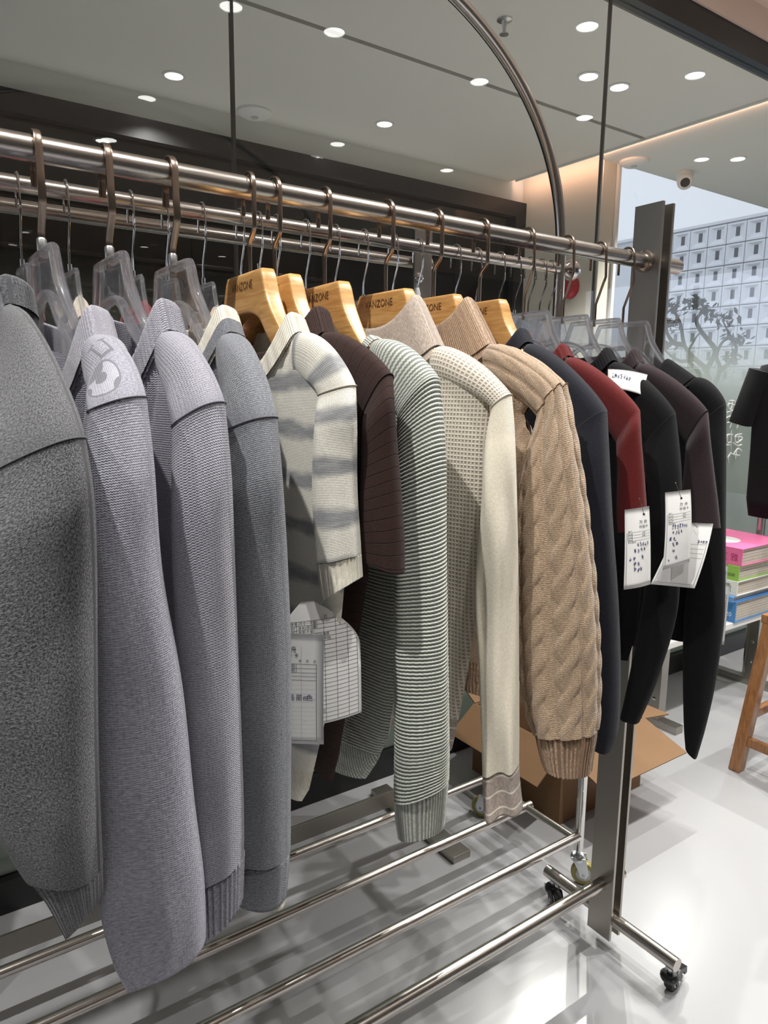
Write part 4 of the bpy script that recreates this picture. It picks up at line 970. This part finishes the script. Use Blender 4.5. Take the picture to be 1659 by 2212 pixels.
# two grey plastic hangers
def grey_hanger(F, zt, label):
    t = thing('plastic_hanger', label, 'hanger', 'grey plastic hangers')
    arm = catmull([(-.175, zt - .095), (-.12, zt - .075), (-.07, zt - .06), (-.045, zt - .035), (-.02, zt - .012), (0, zt), (.02, zt - .012), (.045, zt - .035), (.07, zt - .06), (.12, zt - .075), (.175, zt - .095)], 50)
    MB().tube([F.P(d, z) for d, z in arm], 0.0065, 10).build('arms', M['grey_plastic'], t, True)
    MB().tube([F.P(-.17, zt - .1), F.P(.17, zt - .1)], 0.004, 8).build('bar', M['grey_plastic'], t, True)
    MB().lathe([(.009, zt - .01), (.007, zt + .02), (.004, zt + .03)], F.P(0, 0)).build('neck', M['grey_plastic'], t, True)
    hook('wire', F, zt + .03, ZC, t, .0126)
grey_hanger(Frame(.575, YC, 0), 1.435, 'grey plastic hanger behind the first wooden hanger')
grey_hanger(Frame(.935, YC, 0), 1.435, 'grey plastic hanger beside the bolted flat post')
# ------------------------------------------------------------------ paper tags
def paper(name, label, cat, corners, D, rows=14, cols=8, curl=(0, 0), tilt=(0, 0, 0, 0), mat='paper', group=None, outline=None, thick=.0003):
    """sheet through four pixel corners (tl, tr, br, bl) at camera depth D; returns thing and surface map S(u,v,lift)"""
    t = thing(name, label, cat, group)
    Q = [UD(x, y, D + dz) for (x, y), dz in zip(corners, tilt)]
    nrm = np.cross(Q[1] - Q[0], Q[3] - Q[0]); nrm /= np.linalg.norm(nrm)
    if np.dot(nrm, CAM - Q[0]) < 0: nrm = -nrm
    def S(u, v, lift=0.0):
        p = (Q[0] * (1 - u) + Q[1] * u) * (1 - v) + (Q[3] * (1 - u) + Q[2] * u) * v
        return p + nrm * (curl[0] * math.sin(PI * u) + curl[1] * math.sin(PI * v * .9 + .2) + lift)
    out = outline or (lambda v: (0.0, 1.0))
    V = []; f = []
    for lift in (0.0, -thick):
        for i in range(rows + 1):
            v = i / rows; a, b = out(v)
            for j in range(cols + 1): V.append(S(a + (b - a) * j / cols, v, lift))
    n = cols + 1; N = (rows + 1) * n
    for i in range(rows):
        for j in range(cols):
            q = (i * n + j, i * n + j + 1, (i + 1) * n + j + 1, (i + 1) * n + j); f.append(q); f.append(tuple(x + N for x in q[::-1]))
    for i in range(rows):
        for j in (0, cols): f.append((i * n + j, (i + 1) * n + j, (i + 1) * n + j + N, i * n + j + N))
    for j in range(cols):
        for i in (0, rows): f.append((i * n + j, i * n + j + 1, i * n + j + 1 + N, i * n + j + N))
    mesh_obj('sheet', V, f, M[mat], t)
    S.w = np.linalg.norm(Q[1] - Q[0]); S.h = np.linalg.norm(Q[3] - Q[0])
    return t, S
def lines(S, segs, wid, name, mat, t, lift=.0004):
    mb = MB()
    for u0, v0, u1, v1 in segs:
        L_ = math.hypot((u1 - u0) * S.w, (v1 - v0) * S.h); k = max(2, int(L_ / .006) + 1)
        du, dv = -(v1 - v0) * S.h, (u1 - u0) * S.w; q = math.hypot(du, dv) or 1; du, dv = du / q * wid / 2 / S.w, dv / q * wid / 2 / S.h
        for i in range(k - 1):
            a, b = i / (k - 1), (i + 1) / (k - 1)
            P = lambda s, g: S(u0 + (u1 - u0) * s + du * g, v0 + (v1 - v0) * s + dv * g, lift)
            mb.quad(P(a, -1), P(b, -1), P(b, 1), P(a, 1))
    o = mb.build(name, M[mat], t); o['kind'] = 'stuff'; return o
def words(S, items, name, mat, t, lift=.0005):
    mb = MB()
    for u, v, s, txt in items:        # u, v of the baseline start, s = letter height in metres
        vv, ff = text_mesh(txt)
        if len(vv): mb.add([S(u + a * s / S.w, v - b * s / S.h, lift) for a, b, _ in vv], ff)
    o = mb.build(name, M[mat], t); o['kind'] = 'stuff'; return o
def scrawl(S, items, name, mat, t, lift=.0006):
    """pen strokes: each item (u, v, w, h, seed) is one hand-written sign"""
    mb = MB()
    for u, v, w, h, sd in items:
        r = random.Random(sd)
        for k in range(r.randint(4, 6)):
            a = (r.uniform(0, .5), r.uniform(0, 1)); kind = r.random()
            if kind < .4: pl = [a, (a[0] + r.uniform(.3, .6), a[1] + r.uniform(-.12, .05))]
            elif kind < .75: pl = [(r.uniform(.2, .8), r.uniform(0, .4)), (r.uniform(.2, .8), r.uniform(.5, 1))]
            else: pl = [a, (a[0] + .35, a[1] - .1), (a[0] + .25, min(1, a[1] + .4))]
            for (x0, y0), (x1, y1) in zip(pl, pl[1:]):
                p, q = S(u + x0 * w, v + y0 * h, lift), S(u + x1 * w, v + y1 * h, lift)
                if np.linalg.norm(np.array(p) - np.array(q)) > 1e-5: mb.tube([p, q], .00028, 4)
    o = mb.build(name, M[mat], t); o['kind'] = 'stuff'; return o
def pin(t, S, u, v, px, py, D, hole=True):
    a = S(u, v, .0008); b = UD(px, py, D)
    MB().cyl(a, b, .0004, 8).build('pin', M['chrome'], t, True)
    MB().lathe([(.0004, -.001), (.0013, -.0004), (.0013, .0006), (.0004, .001)], b, b - a, 10).build('pin_head', M['chrome'], t, True)
    MB().lathe([(.0016, 0), (.0016, .0002)], S(u, v, .0004), np.array(S(.5, .5, 1)) - np.array(S(.5, .5)), 14).build('hole', M['ink'], t)
def card_print(S, t, u0=0.0):
    words(S, [(.50, .20, .0055, '万'), (.70, .20, .0055, '舟'), (.50, .255, .0045, '样'), (.63, .255, .0045, '版'), (.76, .255, .0045, '卡')], 'printed_heading', 'ink', t)
    sg = [(.1, v, .96, v) for v in (.30, .335, .37, .405)] + [(.1, .30, .1, .405), (.25, .30, .25, .405), (.06, .30, .06, .96), (.06, .96, .97, .96)]
    lines(S, sg, .0003, 'ruling', 'ink', t)
    words(S, [(.1, .292, .0026, '客户'), (.11, .330, .0024, '款号'), (.11, .365, .0024, '尺码'), (.11, .400, .0024, '里料'), (.1, .43, .0024, '样衣要求'), (.62, .325, .0024, '日期'), (.62, .36, .0024, '数量')], 'printed_fields', 'ink', t)
D11 = depth(FR['G11'].P(-.30, 1.0, 0)) - .045
t, S = paper('paper_tag', 'white sample card pinned to the hem of the dark red sleeve', 'tag', [(1349, 1101), (1402, 1093), (1405, 1262), (1347, 1274)], D11, curl=(.006, .003), group='sample cards')
card_print(S, t); pin(t, S, .72, .09, 1381, 1077, D11 - .004)
scrawl(S, [(.42 + .1 * i, .43, .085, .05, 10 + i) for i in range(5)] + [(.30 + .12 * i, .50, .1, .05, 20 + i) for i in range(4)] + [(.12, .60, .12, .05, 31), (.26, .60, .12, .05, 32), (.58, .59, .1, .05, 33), (.28, .675, .12, .05, 34), (.42, .675, .12, .04, 35), (.30, .74, .11, .055, 36), (.42, .74, .11, .055, 37), (.52, .74, .1, .055, 38)], 'handwriting', 'pen', t)
D13 = depth(FR['G12'].P(-.32, 1.0, 0)) - .012
t, S = paper('paper_tag', 'lower sample card hanging half hidden under the plum sleeve', 'tag', [(1462, 1128), (1540, 1131), (1500, 1271), (1405, 1262)], D13 + .012, curl=(-.004, .006), mat='paper', group='sample cards')
lines(S, [(.05, .95, .95, .95), (.95, .3, .95, .95), (.05, .5, .05, .95)] + [(.3, v, .92, v) for v in (.33, .40, .47, .54)], .0003, 'ruling', 'ink', t)
scrawl(S, [(.72 + .06 * i, .26, .055, .05, 50 + i) for i in range(4)] + [(.5, .55, .08, .06, 56)], 'handwriting', 'pen', t)
MB().cyl(UD(1497, 1130, D13 + .008), UD(1507, 1140, D13 + .006), .0005, 8).build('pin', M['chrome'], t, True)
t, S = paper('paper_tag', 'upper sample card pinned in front of the plum sleeve', 'tag', [(1436, 1064), (1491, 1057), (1489, 1214), (1431, 1231)], D13 - .006, curl=(.004, .006), group='sample cards')
card_print(S, t); pin(t, S, .58, .1, 1459, 1043, D13 - .008)
scrawl(S, [(.22 + .09 * i, .435, .08, .055, 60 + i) for i in range(7)] + [(.24 + .1 * i, .515, .085, .05, 70 + i) for i in range(4)] + [(.12, .595, .12, .05, 81), (.28, .59, .12, .055, 82), (.25, .67, .1, .05, 83), (.36, .67, .12, .04, 84), (.25, .74, .12, .055, 85), (.35, .84, .14, .055, 86), (.14, .87, .06, .03, 87)], 'handwriting', 'pen', t)
# card and measuring sheet under the striped sleeve
D5 = depth(FR['G5'].P(-.24, .96, 0)) - .012
def outl(v):
    a = .22 * (1 - min(1, v / .16)) ** 1.2; b = 1 - .62 * (1 - min(1, v / .42)) ** 1.7; return a, b
t, S = paper('measuring_sheet', 'curled measuring sheet with a printed grid hanging from the striped sleeve cuff', 'paper sheet', [(612, 1304), (772, 1282), (781, 1538), (622, 1572)], D5 + .012, rows=40, cols=16, curl=(.012, .006), outline=outl, tilt=(0, .02, .0, .0))
vs = [.155 + .0345 * i for i in range(25)]
def lim(v): a, b = outl(v); return max(.06, a + .01), min(.955, b - .02)
sg = []
for v in vs:
    a, b = lim(v); sg.append((a, v, b, v))
for u in (.06, .15, .50, .66, .82, .955):
    v0 = next((v for v in np.linspace(.155, .9, 120) if outl(v)[1] - .02 >= u and outl(v)[0] + .01 <= u), .9)
    sg.append((u, v0, u, vs[-1]))
lines(S, sg, .0004, 'printed_grid', 'ink', t)
rows_txt = ['(尺寸一平面)', '身长(领边量)', '肩宽(外量)', '身宽(夹下2公分)胸宽', '腰宽(领点量之水平线)', '(下摆宽)']
words(S, [(.17, vs[i + 1] - .008, .0038, q) for i, q in enumerate(rows_txt)] + [(.075, vs[1] - .008, .0038, '序号')] + [(.08, vs[i + 1] - .008, .0046, '0%d' % i) for i in range(1, 6)] + [(.40, vs[12] - .008, .0046, '点'), (.42, vs[22] - .008, .0046, '线)'), (.5, .148, .0046, '位')], 'printed_words', 'ink', t)
MB().tube([S(.46, .04, .0005), UD(705, 1290, D5 - .002), UD(718, 1286, D5 - .004)], .0005, 8).build('string', M['grey_plastic'], t, True)
t, S = paper('paper_tag', 'white sample card half hidden by the slate grey sleeve', 'tag', [(548, 1363), (700, 1371), (699, 1608), (552, 1601)], D5 - .022, curl=(0.002, .001), tilt=(.025, 0, 0, .025), group='sample cards')
words(S, [(.42, .165, .0075, '万'), (.545, .165, .0075, '舟'), (.42, .215, .0060, '样'), (.50, .215, .0060, '版'), (.59, .215, .0060, '卡'), (.66, .256, .0036, '年'), (.76, .256, .0036, '月'), (.86, .256, .0036, '日'), (.505, .305, .0044, '尺码'), (.505, .345, .0044, '里料')], 'printed_heading', 'ink', t)
lines(S, [(.30, .275, .905, .275), (.30, .313, .905, .313), (.30, .352, .905, .352), (.30, .385, .905, .385), (.30, .42, .905, .42), (.625, .275, .625, .352), (.905, .275, .905, .97), (.1, .97, .905, .97)], .0004, 'ruling', 'ink', t)
lines(S, [(.30, v, .89, v) for v in np.arange(.46, .96, .04)] + [(.70, .12, .70, .96)], .0003, 'faint_ruling', 'ink_faint', t)
words(S, [(.51, .60, .0078, '浅'), (.62, .60, .0078, '丽'), (.715, .60, .0058, '色'), (.765, .60, .0080, '色'), (.87, .60, .0078, '.')], 'handwriting', 'pen', t)
pin(t, S, .485, .035, 604, 1349, D5 - .03)
# paper note on the black shoulder
Dn = depth(FR['G12'].P(-.14, 1.29, .03)) - .012
t, S = paper('paper_note', 'small white note with blue scribble on the black sweater shoulder', 'note', [(1313, 797), (1399, 809), (1386, 853), (1312, 838)], Dn, curl=(.004, .002), tilt=(.012, 0, -.012, 0))
scrawl(S, [(.08 + .075 * i, .25 + .01 * i, .1, .22, 100 + i) for i in range(7)], 'handwriting', 'pen', t)
# sheets behind the last black sweater
Dz = depth(FR['G14'].P(-.22, .8, 0)) + .05
for nm, lab, cs, sd in (('paper_tag', 'upper sheet edge showing right of the mock-neck sweater', [(1535, 1213), (1573, 1219), (1566, 1300), (1530, 1298)], 1), ('paper_tag', 'lower ruled sheet showing right of the mock-neck sweater', [(1530, 1253), (1577, 1260), (1564, 1393), (1520, 1388)], 2)):
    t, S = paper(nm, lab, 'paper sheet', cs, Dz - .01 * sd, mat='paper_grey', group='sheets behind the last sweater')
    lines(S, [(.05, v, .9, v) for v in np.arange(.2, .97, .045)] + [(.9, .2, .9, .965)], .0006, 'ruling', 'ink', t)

# ------------------------------------------------------------------ bench with sample books by the glass
bench = thing('low_bench', 'long low white bench with steel legs along the glass', 'bench')
MB().box(2.20, 3.09, 1.43, 1.735, .335, .36).build('top', M['white_gloss'], bench, bevel=.003)
for x in (2.33, 3.02):
    for y in (1.50, 1.70): MB().box(x - .022, x + .022, y - .022, y + .022, .03, .335).build('leg', M['steel_plate'], bench, bevel=.002)
    MB().box(x - .022, x + .022, 1.40, 1.735, 0, .03).build('foot_bar', M['steel_plate'], bench, bevel=.002)
    for z in (.11, .2): MB().lathe([(.007, 0), (.007, .003), (.003, .004)], (x - .022, 1.5, z), (-1, 0, 0), 12).build('bolt', M['chrome'], bench, True)
M['page'] = plain('page_edges', srgb(206, 198, 184), .8, vary=.2, scale=90)
def book(label, x0, y0, w, d, z, h, col, rot=0.0, spine='white', loose=False, txt=None, txtcol='ink', dot=None, name='sample_book'):
    t = thing(name, label, 'book', 'sample books on the bench')
    cov = plain('cover_' + str(len(bpy.data.materials)), col, .35, vary=.03)
    c, s_ = math.cos(rot), math.sin(rot)
    def B(a0, a1, b0, b1, c0, c1):
        mb = MB().box(a0, a1, b0, b1, c0, c1)
        mb.v = [(x0 + p * c - q * s_, y0 + p * s_ + q * c, r) for p, q, r in mb.v]; return mb
    B(0, w, 0, d, z, z + .004).build('cover', cov, t, bevel=.001); B(0, w, 0, d, z + h - .004, z + h).build('cover', cov, t, bevel=.001)
    B(0, .006, 0, d, z + .004, z + h - .004).build('spine', cov, t)
    k = max(2, int(h / .012))
    for i in range(k):
        a = z + .004 + (h - .008) * i / k; B(.006, w - .008 - .006 * (i % 2), .006, d - .006, a + .0006, a + (h - .008) / k - .0006).build('swatch_page', M['page'], t)
    if dot:
        MB().lathe([(dot, 0), (dot, .0006)], (x0 + (.12) * c - .16 * s_, y0 + .12 * s_ + .16 * c, z + h), (0, 0, 1), 32).build('round_label', M['white_gloss'], t)
    if txt:
        vv, ff = text_mesh(txt); wd = vv[:, 0].max(); sz = min(h * .5, .075 / wd)
        mesh_obj('lettering', [(x0 - .0008 - (.09 - p * sz) * s_, y0 + (.09 - p * sz) * c, z + h * .28 + q * sz) for p, q, _ in vv], ff, M[txtcol], t, smooth=False)
    return t
M['pink_ink'] = plain('dark_pink_print', srgb(176, 50, 110), .6); M['green_ink'] = plain('green_print', srgb(96, 140, 70), .6); M['sky_ink'] = plain('white_print', srgb(235, 240, 245), .6)
bx, by = 2.70, 1.425
book('thick blue sample book at the bottom of the stack', bx - .01, by, .36, .30, .36, .085, srgb(70, 130, 190), .0, txt='✽ 2020', txtcol='sky_ink')
book('thin blue folder in the book stack', bx - .03, by + .005, .36, .30, .4455, .022, srgb(96, 150, 206), .02)
book('white sample book with green lettering in the stack', bx - .01, by + .002, .36, .30, .468, .06, srgb(232, 232, 226), .0, txt='环 织', txtcol='green_ink')
book('album with lime green spine label in the stack', bx - .005, by + .004, .35, .29, .5285, .06, srgb(150, 196, 90), .01, txt='2020-2020')
book('bright pink sample book with white disc on top of the stack', bx, by, .36, .30, .589, .07, srgb(240, 120, 170), .0, txt='艾 雅', txtcol='pink_ink', dot=.075)
book('small teal booklet lying beside the stack', bx - .17, by + .04, .14, .2, .36, .03, srgb(110, 170, 170), .05)
book('pale booklet under the stack edge', bx - .4, by + .08, .2, .2, .36, .02, srgb(210, 200, 180), -.05)

# ------------------------------------------------------------------ wooden stool
st = thing('wooden_stool', 'reddish wooden stool cut off by the right edge', 'stool')
sx, sy, sz = 2.43, .985, .52
MB().box(sx - .145, sx + .145, sy - .145, sy + .14, sz, sz + .03).build('seat', M['stool_wood'], st, bevel=.006)
for ax_, ay_ in ((-1, 1), (1, 1), (-1, -1), (1, -1)):
    foot = np.array([sx + ax_ * .168, sy + ay_ * .158, 0]); top = np.array([sx + ax_ * .125, sy + ay_ * .115, sz])
    MB().bar(foot, top, .038, .038, (1, 0, 0)).build('leg', M['stool_wood'], st, bevel=.004)
for ax_ in (-1, 1):
    MB().bar((sx + ax_ * .157, sy - .14, .11), (sx + ax_ * .157, sy + .14, .11), .022, .03).build('stretcher', M['stool_wood'], st, bevel=.003)
    MB().bar((sx - .14, sy + ax_ * .142, .2), (sx + .14, sy + ax_ * .142, .2), .022, .03).build('stretcher', M['stool_wood'], st, bevel=.003)
for ax_ in (-1, 1): MB().bar((sx - .12, sy + ax_ * .115, sz - .03), (sx + .12, sy + ax_ * .115, sz - .03), .02, .06).build('apron', M['stool_wood'], st, bevel=.002)

# ------------------------------------------------------------------ cardboard box with a bag of knits
bxx = thing('cardboard_box', 'open brown cardboard box on the floor behind the rack post', 'box')
x0, x1, y0, y1, hb = 1.515, 1.90, 1.262, 1.64, .235
wt = .005
MB().box(x0, x1, y0, y1, 0.001, .006).build('base', M['cardboard'], bxx)
for nm, a in (('side', (x0, x0 + wt, y0, y1)), ('side', (x1 - wt, x1, y0, y1)), ('side', (x0 + wt, x1 - wt, y0, y0 + wt)), ('side', (x0 + wt, x1 - wt, y1 - wt, y1))):
    MB().box(*a, .006, hb).build(nm, M['cardboard'], bxx)
def flap(e0, e1, out, drop, inset=.0):
    e0 = np.array(e0); e1 = np.array(e1); o_ = np.array(out) ; n_ = np.cross(e1 - e0, o_); n_ /= np.linalg.norm(n_)
    MB().prism([e0, e1, e1 + o_ * 1 + (e0 - e1) * inset, e0 + o_ + (e1 - e0) * inset], n_ * .004).build('flap', M['cardboard'], bxx)
flap((x0, y0, hb), (x0, y1, hb), (-.10, 0, -.08), 0)
flap((x1, y0, hb), (x1, y1, hb), (.13, 0, -.02), 0)
flap((x0, y0, hb), (x1, y0, hb), (0.0, -.15, -.05), 0)
flap((x0, y1, hb), (x1, y1, hb), (0, .10, .06), 0)
mb = MB().prism([(x0 + .155, y0 - .0008, .16), (x0 + .175, y0 - .0008, .18), (x0 + .195, y0 - .0008, .16), (x0 + .175, y0 - .0008, .14)], (0, -.0004, 0)); M['green_print'] = plain('green_mark', srgb(58, 120, 66), .7); mb.build('recycling_mark', M['green_print'], bxx)
M['tape'] = plain('brown_tape', srgb(120, 84, 52), .3)
MB().box(x0 + .12, x0 + .17, y0 - .001, y0, .006, .1).build('tape', M['tape'], bxx)
bagm = NT('clear_bag'); bagm.set(color=(.9, .92, .9, 1), rough=.15, trans=.0)
_tr = bagm.n('ShaderNodeBsdfTransparent'); _mx = bagm.n('ShaderNodeMixShader'); _mx.inputs[0].default_value = .3; bagm.L(_tr.outputs[0], _mx.inputs[1]); bagm.L(bagm.b.outputs[0], _mx.inputs[2]); bagm.L(_mx.outputs[0], bagm.out.inputs[0])
def blob(c, r, seed, name, mat, parent, amp=.25, n=40):
    rs = random.Random(seed); ks = [(np.array([rs.gauss(0, 1) for _ in range(3)]) * 3, rs.uniform(0, 6.28)) for _ in range(9)]
    V = []; f = []
    for i in range(n + 1):
        a = PI * i / n
        for j in range(n * 2):
            b = 2 * PI * j / (n * 2); q = np.array([math.sin(a) * math.cos(b), math.sin(a) * math.sin(b), math.cos(a)])
            k = 1 + amp * sum(math.sin(np.dot(w, q) + p_) for w, p_ in ks) / 6
            V.append(np.array(c) + q * np.array(r) * k)
    m_ = n * 2
    for i in range(n):
        for j in range(m_): l = (j + 1) % m_; f.append((i * m_ + j, (i + 1) * m_ + j, (i + 1) * m_ + l, i * m_ + l))
    return mesh_obj(name, V, f, mat, parent)
t = thing('plastic_bag', 'clear plastic bag of dark green and white knits standing in the box', 'bag')
bc = np.array([1.76, 1.44, .29])
blob(bc, (.125, .13, .13), 4, 'film', bagm.m, t, .22)
blob(bc + np.array([-.02, -.03, -.04]), (.085, .08, .07), 9, 'white_knit', plain('white_knit', srgb(205, 208, 200), .9), t, .3, 20)
blob(bc + np.array([.03, .03, .03]), (.075, .08, .065), 12, 'green_knit', plain('green_knit', srgb(48, 84, 58), .9), t, .3, 20)

# ------------------------------------------------------------------ black tee on the far rack at the right edge
fr = thing('far_rack', 'steel clothing rack at the right edge behind the books', 'clothing rack')
RX = 3.12
pp = U(1652, 1040, 0, RX)
MB().cyl((RX, pp[1], 0.0), (RX, pp[1], 1.75), .014, 20).build('post', M['steel'], fr, True)
MB().cyl((RX, pp[1], 1.6), (RX, .5, 1.6), .012, 20).build('rail', M['steel'], fr, True)
MB().cyl((RX, .5, 0.0), (RX, .5, 1.75), .014, 20).build('post', M['steel'], fr, True)
MB().cyl((RX, .5, 0.30), (RX, pp[1], 0.30), .01, 20).build('low_rail', M['steel'], fr, True)
TX = 3.06
FT = Frame(TX, 1.36, 0)
tee = thing('tee_shirt', 'black short-sleeved tee hanging at the right edge of the photo', 'tee shirt')
def mir(px, py):
    d, z = FT.px(px, py); return d, z
dsh, zsh = mir(1650, 790)
dsh = min(.26, dsh)
# body hangs in a plane facing the viewer; the visible edge is the far (left) one
V = []; f = []
zt_ = [zsh + .03, zsh + .012, zsh, zsh - .1, zsh - .2, zsh - .35, mir(1614, 1075)[1], mir(1620, 1098)[1] - .03]
ed = [.09, dsh * .8, dsh + .01, mir(1624, 915)[0] + .02, mir(1622, 930)[0], mir(1618, 1000)[0], mir(1613, 1070)[0], mir(1618, 1098)[0]]
n_ = 28
for z, d in zip(zt_, ed):
    for k in range(n_):
        a = 2 * PI * k / n_; c_, s_ = math.cos(a), math.sin(a)
        V.append(FT.P((d if c_ > 0 else .22) * math.copysign(abs(c_) ** .7, c_), z, .035 * math.copysign(abs(s_) ** .8, s_)))
for i in range(len(zt_) - 1):
    for k in range(n_): l = (k + 1) % n_; f.append((i * n_ + k, i * n_ + l, (i + 1) * n_ + l, (i + 1) * n_ + k))
f.append(tuple(range(n_))[::-1]); f.append(tuple((len(zt_) - 1) * n_ + k for k in range(n_)))
mesh_obj('body', V, f, K['black'], tee, uv=[(p[1], p[2]) for p in V])
a = FT.pt(1648, 800); b = FT.pt(1608, 915)
pts = [a + (b - a) * q for q in np.linspace(0, 1, 12)]
MB().tube(pts, [.05 + .02 * q for q in np.linspace(0, 1, 12)], 20, flat=(.09, (0, .3, 1))).build('sleeve', K['black'], tee, True)
hook('wire', Frame(TX + .06, 1.36, 0), 1.5, 1.6, tee, .0126)
# ------------------------------------------------------------------ put every Empty at the base of its thing
bpy.context.view_layer.update()
for o in list(COL.objects):
    if o.type == 'EMPTY' and o.parent is None:
        lo = np.array([1e9] * 3); hi = -lo
        for c in o.children_recursive:
            if c.type == 'MESH':
                for q in c.bound_box:
                    w = np.array(c.matrix_world @ Vector(q)); lo = np.minimum(lo, w); hi = np.maximum(hi, w)
        if lo[0] > hi[0]: continue
        p = Vector(((lo[0] + hi[0]) / 2, (lo[1] + hi[1]) / 2, lo[2]))
        for c in o.children: c.matrix_parent_inverse = Matrix.Translation(-p) @ c.matrix_parent_inverse
        o.location = p
